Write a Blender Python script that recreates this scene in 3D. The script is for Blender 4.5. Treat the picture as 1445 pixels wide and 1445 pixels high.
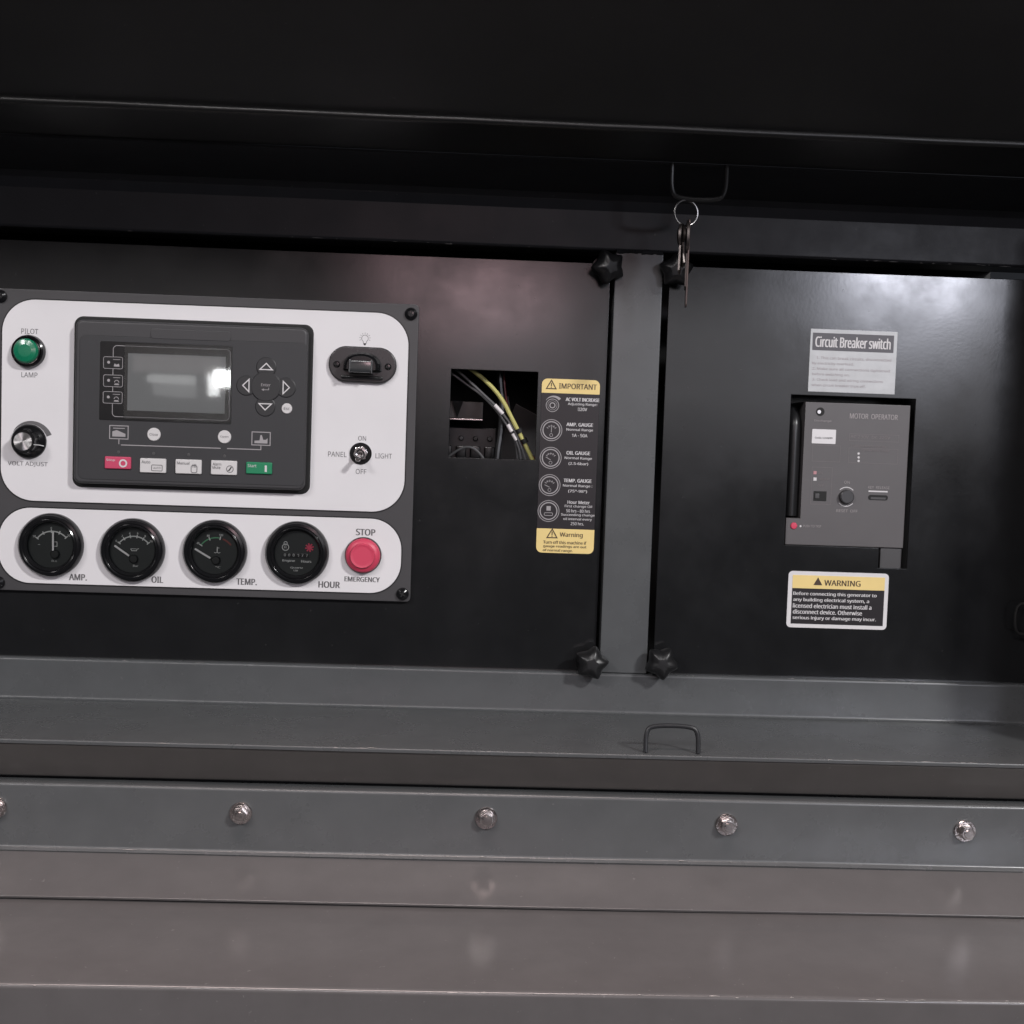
import bpy, bmesh, math, random
from mathutils import Vector, Matrix, noise
random.seed(7)
R = math.radians
PI = math.pi
scene = bpy.context.scene
for o in list(bpy.data.objects):
    bpy.data.objects.remove(o)
col = scene.collection

# ------------------------------------------------------------------ camera
F_PX, SIZE = 1734.0, 1445.0
ROLL, PITCH, YAW = R(1.98), R(-3.294), R(2.2)
fwd = Vector((math.sin(YAW) * math.cos(PITCH), math.cos(YAW) * math.cos(PITCH), math.sin(PITCH)))
rt0 = Vector((math.cos(YAW), -math.sin(YAW), 0))
up0 = rt0.cross(fwd)
RT = rt0 * math.cos(ROLL) + up0 * math.sin(ROLL)
UP = up0 * math.cos(ROLL) - rt0 * math.sin(ROLL)
CAM = -1.2 * fwd
cd = bpy.data.cameras.new('camera')
cam = bpy.data.objects.new('camera', cd)
col.objects.link(cam)
cam.matrix_world = Matrix(((RT.x, UP.x, -fwd.x, CAM.x), (RT.y, UP.y, -fwd.y, CAM.y), (RT.z, UP.z, -fwd.z, CAM.z), (0, 0, 0, 1)))
cd.sensor_width = 36.0
cd.lens = 36.0 * F_PX / SIZE
cd.clip_start, cd.clip_end = 0.02, 100.0
scene.camera = cam

# ------------------------------------------------------------------ light: a dim workshop hall with windows and lamps behind the viewer
world = bpy.data.worlds.new('World')
scene.world = world
world.use_nodes = True
bg = world.node_tree.nodes['Background']
bg.inputs['Color'].default_value = (0.80, 0.86, 1.0, 1)
bg.inputs['Strength'].default_value = 0.022


def hall_lamp(name, az, el, dist, sx, sy, power, color=(1, 1, 1)):
    l = bpy.data.lights.new(name, 'AREA')
    l.shape = 'RECTANGLE'
    l.size, l.size_y, l.energy, l.color = sx, sy, power, color
    o = bpy.data.objects.new(name, l)
    col.objects.link(o)
    d = Vector((math.sin(R(az)) * math.cos(R(el)), -math.cos(R(az)) * math.cos(R(el)), math.sin(R(el))))
    o.location = d * dist
    o.rotation_euler = (-d).to_track_quat('-Z', 'Y').to_euler()
    return o


def W(px, py, y=0.0):
    """pixel of the photograph -> point on the plane Y = y that the thing is mounted on"""
    d = RT * ((px - SIZE / 2) / F_PX) - UP * ((py - SIZE / 2) / F_PX) + fwd
    return CAM + d * ((y - CAM.y) / d.y)


def seen_in(px, py, y, dist):
    """direction and distance of a hall lamp whose reflection the photograph shows in an upright surface"""
    p = W(px, py, y)
    d = (p - CAM).normalized()
    d.y = -d.y
    q = p + d * dist
    return math.degrees(math.atan2(q.x, -q.y)), math.degrees(math.asin(q.z / q.length)), q.length


hall_lamp('workshop_lamp_right', 38, 29, 5.0, 0.45, 0.3, 158, (1.0, 0.985, 0.98))
hall_lamp('workshop_lamp_left', -36, 29, 5.0, 1.0, 0.4, 62, (1.0, 0.955, 0.96))
hall_lamp('workshop_lamp_centre', -8, 29.5, 5.0, 1.6, 0.3, 45, (1.0, 0.97, 0.97))
hall_lamp('workshop_ceiling_lamp', -20, 66, 3.2, 2.2, 0.7, 105, (1.0, 0.82, 0.78))
hall_lamp('workshop_window_right', *seen_in(1292, 384, 0, 6.5), 0.75, 0.28, 44, (0.86, 0.88, 1.0))
hall_lamp('workshop_window_centre', *seen_in(668, 395, 0, 6.5), 0.9, 0.45, 11, (1.0, 0.66, 0.71))
hall_lamp('workshop_doorway', *seen_in(314, 534, -0.017, 7.0), 0.11, 0.10, 0.9)
hall_lamp('workshop_doorway_side', *seen_in(300, 543, -0.017, 7.0), 0.07, 0.13, 0.35)
hall_lamp('workshop_far_window', *seen_in(243, 536, -0.017, 7.0), 0.29, 0.05, 0.13)
hall_lamp('workshop_far_window_low', *seen_in(247, 550, -0.017, 7.0), 0.26, 0.08, 0.07)
hall_lamp('workshop_far_gate', *seen_in(250, 515, -0.017, 7.0), 0.55, 0.11, 0.12, (1.0, 0.85, 0.85))
hall_lamp('hall_fill_lamp', 0, 4.6, 8.0, 9.0, 1.15, 14, (1.0, 0.90, 0.88))  # area lamp added in place of the unseen far wall, for its glow
hall_lamp('hall_fill_lamp_right', 14, 5.2, 8.2, 4.6, 1.15, 18, (0.92, 0.93, 1.0))  # second added lamp, makes the right part of that wall glow brighter

scene.render.engine = 'CYCLES'
scene.view_settings.view_transform = 'Standard'
scene.view_settings.look = 'None'
scene.view_settings.exposure = 0.0
scene.view_settings.gamma = 1.0
scene.view_settings.use_curve_mapping = False


def X(px, py, y=0.0):
    return W(px, py, y).x


def Z(px, py, y=0.0):
    return W(px, py, y).z


# ------------------------------------------------------------------ materials
MATS = {}


def mat(name, base, rough=0.45, metal=0.0, spec=0.5, mottling=0.0, mottle_scale=30, peel=0.0, peel_scale=900,
        wave=0.0, wave_scale=5, smudge=0.0, coat=0.0, speck=0.0, scratch=0.0):
    if name in MATS:
        return MATS[name]
    m = bpy.data.materials.new(name)
    m.use_nodes = True
    nt = m.node_tree
    N, L = nt.nodes, nt.links
    b = N['Principled BSDF']
    b.inputs['Base Color'].default_value = (*base, 1)
    b.inputs['Roughness'].default_value = rough
    b.inputs['Metallic'].default_value = metal
    b.inputs['Specular IOR Level'].default_value = spec
    b.inputs['Coat Weight'].default_value = coat
    b.inputs['Coat Roughness'].default_value = 0.12
    tc = N.new('ShaderNodeTexCoord')

    def nz(scale, detail=3, rough_=0.55, stretch=None):
        n = N.new('ShaderNodeTexNoise')
        n.inputs['Scale'].default_value = scale
        n.inputs['Detail'].default_value = detail
        n.inputs['Roughness'].default_value = rough_
        if stretch:
            mp = N.new('ShaderNodeMapping')
            mp.inputs['Scale'].default_value = stretch
            L.new(tc.outputs['Object'], mp.inputs['Vector'])
            L.new(mp.outputs['Vector'], n.inputs['Vector'])
        else:
            L.new(tc.outputs['Object'], n.inputs['Vector'])
        return n
    colour = None
    if mottling > 0:
        n = nz(mottle_scale, 5, 0.6)
        r = N.new('ShaderNodeMapRange')
        r.inputs['From Min'].default_value, r.inputs['From Max'].default_value = 0.3, 0.7
        r.inputs['To Min'].default_value, r.inputs['To Max'].default_value = 1 - mottling, 1 + mottling
        L.new(n.outputs['Fac'], r.inputs['Value'])
        mx = N.new('ShaderNodeVectorMath')
        mx.operation = 'SCALE'
        mx.inputs[0].default_value = base
        L.new(r.outputs['Result'], mx.inputs['Scale'])
        colour = mx.outputs['Vector']
        L.new(colour, b.inputs['Base Color'])
    if speck > 0:      # pale dust specks and paint nibs
        v = nz(230, 2, 0.5)
        r = N.new('ShaderNodeMapRange')
        r.inputs['From Min'].default_value, r.inputs['From Max'].default_value = 0.72, 0.79
        r.inputs['To Min'].default_value, r.inputs['To Max'].default_value = 0, speck
        L.new(v.outputs['Fac'], r.inputs['Value'])
        mx = N.new('ShaderNodeMix')
        mx.data_type = 'RGBA'
        L.new(r.outputs['Result'], mx.inputs['Factor'])
        if colour:
            L.new(colour, mx.inputs['A'])
        else:
            mx.inputs['A'].default_value = (*base, 1)
        mx.inputs['B'].default_value = (0.4, 0.39, 0.38, 1)
        colour = mx.outputs['Result']
        L.new(colour, b.inputs['Base Color'])
    if scratch > 0:    # short pale rubbed scratches along the sheet
        v = nz(16, 4, 0.7, (0.5, 6, 9))
        r = N.new('ShaderNodeMapRange')
        r.inputs['From Min'].default_value, r.inputs['From Max'].default_value = 0.72, 0.78
        r.inputs['To Min'].default_value, r.inputs['To Max'].default_value = 0, scratch
        L.new(v.outputs['Fac'], r.inputs['Value'])
        mx = N.new('ShaderNodeMix')
        mx.data_type = 'RGBA'
        L.new(r.outputs['Result'], mx.inputs['Factor'])
        if colour:
            L.new(colour, mx.inputs['A'])
        else:
            mx.inputs['A'].default_value = (*base, 1)
        mx.inputs['B'].default_value = (0.25, 0.24, 0.23, 1)
        L.new(mx.outputs['Result'], b.inputs['Base Color'])
    if smudge > 0:
        n = nz(9, 6, 0.65)
        r = N.new('ShaderNodeMapRange')
        r.inputs['From Min'].default_value, r.inputs['From Max'].default_value = 0.3, 0.7
        r.inputs['To Min'].default_value, r.inputs['To Max'].default_value = max(0.03, rough - smudge), rough + smudge
        L.new(n.outputs['Fac'], r.inputs['Value'])
        L.new(r.outputs['Result'], b.inputs['Roughness'])
    prev = None
    for amt, sc, det, dist in ((wave, wave_scale, 1, 0.02), (peel, peel_scale, 2, 0.00005)):
        if amt > 0:
            n = nz(sc, det)
            bp = N.new('ShaderNodeBump')
            bp.inputs['Strength'].default_value = amt
            bp.inputs['Distance'].default_value = dist
            L.new(n.outputs['Fac'], bp.inputs['Height'])
            if prev:
                L.new(prev, bp.inputs['Normal'])
            prev = bp.outputs['Normal']
    if prev:
        L.new(prev, b.inputs['Normal'])
    MATS[name] = m
    return m


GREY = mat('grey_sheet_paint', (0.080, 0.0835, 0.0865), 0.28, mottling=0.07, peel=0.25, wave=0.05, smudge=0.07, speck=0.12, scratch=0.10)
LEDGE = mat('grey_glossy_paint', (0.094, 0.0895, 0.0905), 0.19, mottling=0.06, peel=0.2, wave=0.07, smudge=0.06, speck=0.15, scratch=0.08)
BEAM = mat('dark_beam', (0.025, 0.0258, 0.0285), 0.36, spec=0.22, mottling=0.1, peel=0.2, wave=0.05, smudge=0.07, speck=0.12)  # darker even tone for the header sheet, weld and sill loop
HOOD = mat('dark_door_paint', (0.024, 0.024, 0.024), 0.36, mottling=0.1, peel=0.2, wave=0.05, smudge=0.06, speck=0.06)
BLACKP = mat('black_panel_paint', (0.011, 0.0112, 0.012), 0.17, mottling=0.12, peel=0.3, peel_scale=300, wave=0.05, smudge=0.06, speck=0.05)
DARKIN = mat('dark_interior', (0.008, 0.008, 0.009), 0.6)
FASCIA = mat('charcoal_fascia', (0.055, 0.053, 0.056), 0.42, mottling=0.05, peel=0.2)
WHITE = mat('white_faceplate', (0.715, 0.695, 0.71), 0.42, mottling=0.03, mottle_scale=9, peel=0.08, smudge=0.05)
INK = mat('grey_print', (0.12, 0.115, 0.12), 0.5)
INKD = mat('black_print', (0.02, 0.018, 0.02), 0.5)
INKW = mat('white_print', (0.62, 0.60, 0.61), 0.5)
INKP = mat('pale_grey_print', (0.34, 0.32, 0.33), 0.5)
INKR = mat('faded_red_print', (0.45, 0.22, 0.24), 0.5)
INKG = mat('green_print', (0.10, 0.30, 0.16), 0.5)
BLKPL = mat('black_plastic', (0.012, 0.012, 0.013), 0.33, peel=0.15, smudge=0.06)
BLKGL = mat('black_gloss_plastic', (0.008, 0.008, 0.009), 0.16, smudge=0.04)
RUBBER = mat('black_rubber', (0.006, 0.006, 0.006), 0.7)
CTRL = mat('controller_housing', (0.045, 0.044, 0.047), 0.45, peel=0.3, mottling=0.04)
OVER = mat('controller_overlay', (0.032, 0.032, 0.035), 0.5, peel=0.2, mottling=0.04)
OVERD = mat('controller_overlay_dark', (0.026, 0.026, 0.028), 0.45)
DIAL = mat('gauge_dial', (0.018, 0.021, 0.021), 0.5)
CHROME = mat('chrome', (0.62, 0.60, 0.60), 0.16, metal=1.0, smudge=0.08)
STEEL = mat('zinc_steel', (0.55, 0.51, 0.50), 0.24, metal=1.0, mottling=0.25, mottle_scale=160, smudge=0.12, peel=0.4)
BRASSY = mat('nickel_key', (0.13, 0.115, 0.11), 0.4, metal=1.0, mottling=0.2, mottle_scale=90, smudge=0.1)
ALU = mat('spun_aluminium', (0.80, 0.79, 0.79), 0.30, metal=1.0)
ALU.node_tree.nodes['Principled BSDF'].inputs['Anisotropic'].default_value = 0.92
_tg = ALU.node_tree.nodes.new('ShaderNodeTangent')
_tg.direction_type, _tg.axis = 'RADIAL', 'Y'
ALU.node_tree.links.new(_tg.outputs[0], ALU.node_tree.nodes['Principled BSDF'].inputs['Tangent'])
GREEN = mat('green_lens', (0.006, 0.17, 0.085), 0.25, coat=0.6, smudge=0.05)
GREENB = mat('green_button', (0.012, 0.21, 0.095), 0.45, peel=0.1)
RED = mat('red_button', (0.60, 0.055, 0.11), 0.42, peel=0.1, smudge=0.06)
PINKB = mat('red_key', (0.55, 0.06, 0.13), 0.45, peel=0.1)
IVORY = mat('ivory_key', (0.62, 0.60, 0.60), 0.45, peel=0.1)
YELLOW = mat('sticker_yellow', (0.80, 0.61, 0.25), 0.4, mottling=0.04, peel=0.1)
STICKB = mat('sticker_black', (0.015, 0.012, 0.014), 0.35, peel=0.15, mottling=0.08)
STICKW = mat('sticker_white', (0.68, 0.66, 0.67), 0.35, mottling=0.03, peel=0.1)
STICKS = mat('sticker_silver', (0.46, 0.465, 0.475), 0.33, spec=0.6, mottling=0.06, mottle_scale=60, peel=0.3, peel_scale=300, wave=0.03, wave_scale=50)
BREAK = mat('breaker_grey', (0.100, 0.093, 0.0955), 0.42, mottling=0.04, peel=0.15, smudge=0.05)
BREAKD = mat('breaker_dark', (0.06, 0.058, 0.06), 0.45)
WIREY = mat('yellow_green_wire', (0.50, 0.47, 0.16), 0.4, mottling=0.08)
WIREB = mat('black_wire', (0.10, 0.10, 0.104), 0.3)
SLEEVE = mat('white_sleeve', (0.66, 0.62, 0.63), 0.5)
BRACK = mat('grey_bracket', (0.16, 0.145, 0.14), 0.4)
LAMPGL = mat('dark_lamp_lens', (0.03, 0.032, 0.034), 0.12, coat=0.8)


def glass_mat(name, tint, ior, bump=0.0):
    m = bpy.data.materials.new(name)
    m.use_nodes = True
    N, L = m.node_tree.nodes, m.node_tree.links
    N.remove(N['Principled BSDF'])
    t = N.new('ShaderNodeBsdfTransparent')
    t.inputs['Color'].default_value = (*tint, 1)
    g = N.new('ShaderNodeBsdfGlossy')
    g.inputs['Roughness'].default_value = 0.03
    fr = N.new('ShaderNodeFresnel')
    fr.inputs['IOR'].default_value = ior
    mx = N.new('ShaderNodeMixShader')
    L.new(fr.outputs[0], mx.inputs[0])
    L.new(t.outputs[0], mx.inputs[1])
    L.new(g.outputs[0], mx.inputs[2])
    L.new(mx.outputs[0], N['Material Output'].inputs['Surface'])
    if bump:
        n = N.new('ShaderNodeTexNoise')
        n.inputs['Scale'].default_value = 14
        n.inputs['Detail'].default_value = 1
        tc = N.new('ShaderNodeTexCoord')
        L.new(tc.outputs['Object'], n.inputs['Vector'])
        bp = N.new('ShaderNodeBump')
        bp.inputs['Strength'].default_value = bump
        bp.inputs['Distance'].default_value = 0.01
        L.new(n.outputs['Fac'], bp.inputs['Height'])
        L.new(bp.outputs[0], g.inputs['Normal'])
    return m


GLASS = glass_mat('clear_glass', (0.93, 0.95, 0.94), 1.45)
FILM = glass_mat('screen_film', (0.96, 0.97, 0.97), 1.5, 0.006)
LCD = mat('lcd_grey', (0.29, 0.297, 0.296), 0.3)


# ------------------------------------------------------------------ lettering typeface: Blender's own interface sans, else its built-in font
try:
    FONT = bpy.data.fonts.load(bpy.utils.system_resource('DATAFILES') + '/fonts/NotoSansHebrew-Regular.woff2')
except Exception:
    FONT = None

# ------------------------------------------------------------------ mesh helpers
class B:
    """collects shapes, then becomes one mesh object. Local axes: x right, y into the machine, z up."""

    def __init__(self):
        self.bm = bmesh.new()

    def face(self, pts):
        vs = [self.bm.verts.new(p) for p in pts]
        try:
            return self.bm.faces.new(vs)
        except ValueError:
            return None

    def box(self, x0, x1, y0, y1, z0, z1, bev=0.0, seg=2):
        t = bmesh.new()
        bmesh.ops.create_cube(t, size=1)
        for v in t.verts:
            v.co = ((x0 + x1) / 2 + v.co.x * (x1 - x0), (y0 + y1) / 2 + v.co.y * (y1 - y0), (z0 + z1) / 2 + v.co.z * (z1 - z0))
        if bev:
            bmesh.ops.bevel(t, geom=list(t.edges), offset=bev, segments=seg, profile=0.5, affect='EDGES')
        self.merge(t)
        return self

    def merge(self, t, mtx=None):
        me = bpy.data.meshes.new('tmp')
        t.to_mesh(me)
        t.free()
        if mtx:
            me.transform(mtx)
        self.bm.from_mesh(me)
        bpy.data.meshes.remove(me)

    def prism(self, pts, y0, y1, bev=0.0, seg=2, holes=()):
        """outline in (x, z) extruded from y0 (front) to y1 (back); front edge bevelled"""
        t = bmesh.new()
        loops = [pts] + list(holes)
        edges = []
        for lp in loops:
            vs = [t.verts.new((p[0], y0, p[1])) for p in lp]
            edges += [t.edges.new((vs[i], vs[(i + 1) % len(vs)])) for i in range(len(vs))]
        if holes:
            bmesh.ops.triangle_fill(t, edges=edges, use_beauty=True)
        else:
            bmesh.ops.contextual_create(t, geom=edges)
        front = list(t.faces)
        rim = [e for e in t.edges if len(e.link_faces) == 1]
        ret = bmesh.ops.extrude_face_region(t, geom=front)
        new = [g for g in ret['geom'] if isinstance(g, bmesh.types.BMVert)]
        for v in new:
            v.co.y = y1
        bmesh.ops.recalc_face_normals(t, faces=list(t.faces))
        if bev:
            rim = [e for e in t.edges if abs(e.verts[0].co.y - y0) < 1e-7 and abs(e.verts[1].co.y - y0) < 1e-7
                   and any(abs(f.normal.y) < 0.5 for f in e.link_faces)]
            bmesh.ops.bevel(t, geom=rim, offset=bev, segments=seg, profile=0.5, affect='EDGES')
        self.merge(t)
        return self

    def lathe(self, prof, cx=0, cz=0, n=40, flute=None):
        """profile of (radius, y) turned about the y axis"""
        bm = self.bm
        rings = []
        for r, y in prof:
            if r < 1e-6:
                rings.append([bm.verts.new((cx, y, cz))])
            else:
                ring = []
                for i in range(n):
                    a = 2 * PI * i / n
                    k = flute(a, y) if flute else 1
                    ring.append(bm.verts.new((cx + r * k * math.cos(a), y, cz + r * k * math.sin(a))))
                rings.append(ring)
        for a, b in zip(rings, rings[1:]):
            for i in range(n):
                j = (i + 1) % n
                if len(a) == 1 and len(b) == 1:
                    continue
                if len(a) == 1:
                    bm.faces.new((a[0], b[i], b[j]))
                elif len(b) == 1:
                    bm.faces.new((a[i], a[j], b[0]))
                else:
                    bm.faces.new((a[i], a[j], b[j], b[i]))
        return self

    def tube(self, pts, r, n=10, caps=True, smooth=0):
        pts = [Vector(p) for p in pts]
        for _ in range(smooth):
            q = [pts[0]]
            for a, b in zip(pts, pts[1:]):
                q += [a * 0.75 + b * 0.25, a * 0.25 + b * 0.75]
            pts = q + [pts[-1]]
        bm = self.bm
        rings = []
        nrm = None
        for i, p in enumerate(pts):
            d = (pts[min(i + 1, len(pts) - 1)] - pts[max(i - 1, 0)]).normalized()
            if nrm is None:
                nrm = d.orthogonal().normalized()
            nrm = (nrm - d * nrm.dot(d)).normalized()
            bn = d.cross(nrm)
            rr = r[i] if isinstance(r, (list, tuple)) else r
            rings.append([bm.verts.new(p + rr * (nrm * math.cos(2 * PI * k / n) + bn * math.sin(2 * PI * k / n))) for k in range(n)])
        for a, b in zip(rings, rings[1:]):
            for k in range(n):
                bm.faces.new((a[k], a[(k + 1) % n], b[(k + 1) % n], b[k]))
        if caps:
            bm.faces.new(rings[0])
            bm.faces.new(rings[-1])
        return self

    def stroke(self, pts, w, y, closed=False):
        """flat line of width w through (x, z) points"""
        P = [Vector((p[0], p[1])) for p in pts]
        n = len(P)
        Lf, Rt = [], []
        for i in range(n):
            a = P[(i - 1) % n] if (closed or i > 0) else P[i]
            c = P[(i + 1) % n] if (closed or i < n - 1) else P[i]
            d1 = (P[i] - a)
            d2 = (c - P[i])
            d = (d1.normalized() if d1.length > 0 else Vector((0, 0))) + (d2.normalized() if d2.length > 0 else Vector((0, 0)))
            d = d.normalized()
            nn = Vector((-d.y, d.x))
            k = 1.0
            if d1.length > 0 and d2.length > 0:
                k = 1 / max(0.4, nn.dot(Vector((-d2.y, d2.x)).normalized()))
            Lf.append(P[i] + nn * w / 2 * k)
            Rt.append(P[i] - nn * w / 2 * k)
        for i in range(n if closed else n - 1):
            j = (i + 1) % n
            self.face([(Rt[i].x, y, Rt[i].y), (Rt[j].x, y, Rt[j].y), (Lf[j].x, y, Lf[j].y), (Lf[i].x, y, Lf[i].y)])
        return self

    def flat(self, pts, y):
        self.face([(p[0], y, p[1]) for p in pts])
        return self

    def disc(self, cx, cz, r, y, n=24):
        return self.flat([(cx + r * math.cos(2 * PI * i / n), cz + r * math.sin(2 * PI * i / n)) for i in range(n)], y)

    def ring(self, cx, cz, r, w, y, a0=0, a1=360, n=32):
        full = abs(a1 - a0) >= 360
        k = n if full else n + 1
        pts = [(cx + r * math.cos(R(a0 + (a1 - a0) * i / n)), cz + r * math.sin(R(a0 + (a1 - a0) * i / n))) for i in range(k)]
        return self.stroke(pts, w, y, closed=full)

    def text(self, s, cx, cz, w, h, y, bold=0.0, align='C'):
        """the string fitted to width w and height h (of its own ink), centred at (cx, cz)"""
        cu = bpy.data.curves.new('t', 'FONT')
        cu.body = s
        cu.resolution_u = 2
        if FONT:
            cu.font = FONT
        ob = bpy.data.objects.new('t', cu)
        me = bpy.data.meshes.new_from_object(ob)
        bpy.data.objects.remove(ob)
        bpy.data.curves.remove(cu)
        xs = [v.co.x for v in me.vertices]
        ys = [v.co.y for v in me.vertices]
        if xs:
            x0, x1, y0, y1 = min(xs), max(xs), min(ys), max(ys)
            dw = bold * h * 2.2          # heavier strokes: the print is struck three times, slightly apart
            sx = (w - dw) / max(1e-6, x1 - x0)
            sz = h / max(1e-6, y1 - y0)
            ox = cx - w / 2 if align == 'C' else cx
            co = [v.co.copy() for v in me.vertices]
            for k in range(3 if bold else 1):
                for v, q in zip(me.vertices, co):
                    v.co = (ox + (q.x - x0) * sx + dw * k / 2, y - 0.00002 * k, cz - h / 2 + (q.y - y0) * sz)
                self.bm.from_mesh(me)
        bpy.data.meshes.remove(me)
        return self

    def sheet(self, prof, x0, x1, t=0.002, r=0.003, seg=4, nx=48, warp=0.0004, seed=0.0):
        """bent sheet metal: profile of (y, z) points, filleted, thickened, run along x with a slight unevenness"""
        P = [Vector(p) for p in prof]
        pts = [P[0]]
        for a, b, c in zip(P, P[1:], P[2:]):
            d1, d2 = (a - b).normalized(), (c - b).normalized()
            ang = d1.angle(d2)
            tl = min(r / math.tan(ang / 2), 0.45 * (a - b).length, 0.45 * (c - b).length)
            s, e = b + d1 * tl, b + d2 * tl
            for k in range(seg + 1):
                u = k / seg
                pts.append(s * (1 - u) ** 2 + b * 2 * u * (1 - u) + e * u * u)
        pts.append(P[-1])
        off = []
        for i, p in enumerate(pts):
            d = (pts[min(i + 1, len(pts) - 1)] - pts[max(i - 1, 0)]).normalized()
            off.append(p + Vector((-d.y, d.x)) * t)
        loop = pts + off[::-1]
        bm = self.bm
        rows = []
        for i in range(nx + 1):
            x = x0 + (x1 - x0) * i / nx
            row = []
            for p in loop:
                w = noise.noise(Vector((x * 4, p.x * 12 + seed, p.y * 12))) * warp
                w2 = noise.noise(Vector((x * 4 + 50, p.x * 12 + seed, p.y * 12))) * warp
                row.append(bm.verts.new((x, p.x + w, p.y + w2)))
            rows.append(row)
        m = len(loop)
        for a, b in zip(rows, rows[1:]):
            for k in range(m):
                bm.faces.new((a[k], a[(k + 1) % m], b[(k + 1) % m], b[k]))
        bm.faces.new(rows[0])
        bm.faces.new(rows[-1])
        bmesh.ops.recalc_face_normals(bm, faces=list(bm.faces))
        return self

    def build(self, name, material, parent=None, loc=(0, 0, 0), rot=(0, 0, 0), sharp=35, recalc=False, weighted=True):
        if recalc:
            bmesh.ops.recalc_face_normals(self.bm, faces=list(self.bm.faces))
        me = bpy.data.meshes.new(name)
        self.bm.to_mesh(me)
        self.bm.free()
        me.polygons.foreach_set('use_smooth', [True] * len(me.polygons))
        me.set_sharp_from_angle(angle=R(sharp))
        me.materials.append(material)
        o = bpy.data.objects.new(name, me)
        col.objects.link(o)
        if len(me.polygons) > 1 and weighted:
            wn = o.modifiers.new('weighted_normal', 'WEIGHTED_NORMAL')
            wn.keep_sharp = True
        o.parent = parent
        o.location = loc
        o.rotation_euler = rot
        return o


def tag(o, label, cat, group=None):
    o['label'] = label
    o['category'] = cat
    if group:
        o['group'] = group
    return o


def thing(name, label, cat, loc=(0, 0, 0), rot=(0, 0, 0), group=None):
    o = bpy.data.objects.new(name, None)
    o.empty_display_size = 0.02
    col.objects.link(o)
    o.location = loc
    o.rotation_euler = rot
    return tag(o, label, cat, group)


def rrect(x0, x1, z0, z1, r, n=6, corners=(1, 1, 1, 1)):
    """rounded rectangle outline; corners: lower left, lower right, upper right, upper left"""
    pts = []
    for (cx, cz, a), on in zip(((x0 + r, z0 + r, 180), (x1 - r, z0 + r, 270), (x1 - r, z1 - r, 0), (x0 + r, z1 - r, 90)), corners):
        if on:
            for i in range(n + 1):
                t = R(a + 90 * i / n)
                pts.append((cx + r * math.cos(t), cz + r * math.sin(t)))
        else:
            pts.append((x0 if a in (180, 90) else x1, z0 if a in (180, 270) else z1))
    return pts


def pxrect(l, r_, t, b, y):
    """world extents of a rectangle from pixels at the middle of its four edges"""
    return X(*l, y), X(*r_, y), Z(*b, y), Z(*t, y)


S = 0.000685   # metres per photo pixel on the panel

# ================================================================== the machine's canopy
XL, XR = -0.85, 0.545
FY = -0.008
canopy = thing('generator_canopy', 'dark grey painted sheet metal generator canopy framing the control bay', 'canopy', (0, 0, 0))
z_head = Z(720, 348, FY)
z_top = 0.306
z_rail = -0.1548
z_sill = -0.1945
# header rail, recess roof and the raised door hood above it
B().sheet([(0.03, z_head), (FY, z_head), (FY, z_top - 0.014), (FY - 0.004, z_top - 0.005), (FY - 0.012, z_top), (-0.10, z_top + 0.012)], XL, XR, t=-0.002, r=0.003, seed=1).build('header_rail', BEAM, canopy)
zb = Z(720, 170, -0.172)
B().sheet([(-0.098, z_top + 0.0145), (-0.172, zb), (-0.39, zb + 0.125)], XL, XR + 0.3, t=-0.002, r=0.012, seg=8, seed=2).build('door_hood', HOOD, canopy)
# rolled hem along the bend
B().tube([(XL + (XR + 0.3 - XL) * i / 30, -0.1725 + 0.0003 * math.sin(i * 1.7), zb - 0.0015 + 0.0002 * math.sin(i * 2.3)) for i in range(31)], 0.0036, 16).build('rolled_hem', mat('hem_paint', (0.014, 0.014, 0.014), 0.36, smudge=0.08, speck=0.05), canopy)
# bottom rail bent into the sill and its turned-in lip
B().sheet([(0.03, z_rail), (FY, z_rail), (FY, z_sill), (-0.166, z_sill), (-0.1655, z_sill - 0.0035)],
          XL, XR, t=0.002, r=0.0032, seed=3).build('door_sill', GREY, canopy)
B().sheet([(-0.1635, z_sill - 0.0022), (-0.1635, z_sill - 0.005), (-0.149, -0.2305), (-0.12, -0.2305)], XL, XR, t=0.002, r=0.004, seed=8).build('turned_lip', mat('lip_paint', (0.062, 0.057, 0.055), 0.36, mottling=0.08, peel=0.2, smudge=0.08, speck=0.1), canopy)
# bolted rail below
ZR0 = -0.2335
Z_LEDGE = -0.2905
B().sheet([(-0.10, ZR0), (-0.160, ZR0), (-0.160, Z_LEDGE + 0.003), (-0.1635, Z_LEDGE + 0.0006)], XL, XR + 0.3, t=0.002, r=0.003, seed=4).build('bolted_rail', GREY, canopy)
# sloping flange below the rail, then the base ledge and its front wall
YB1, YB2 = -0.215, -0.36
ZB1, ZB2 = Z(720, 1279, YB1), Z(720, 1401, YB2)
B().sheet([(-0.10, Z_LEDGE), (-0.160, Z_LEDGE), (YB1, ZB1), (YB1 + 0.0012, ZB1 - 0.002)], XL, XR + 0.3, t=0.0018, r=0.002, seed=9, warp=0.0012).build('sloping_flange', LEDGE, canopy)
B().sheet([(-0.12, ZB1 - 0.0028), (-0.25, ZB1 - 0.0028), (YB2, ZB2), (YB2, ZB2 - 0.35)], XL, XR + 0.3, t=0.003, r=0.0035, seed=5, warp=0.0008).build('base_ledge', LEDGE, canopy)
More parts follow.
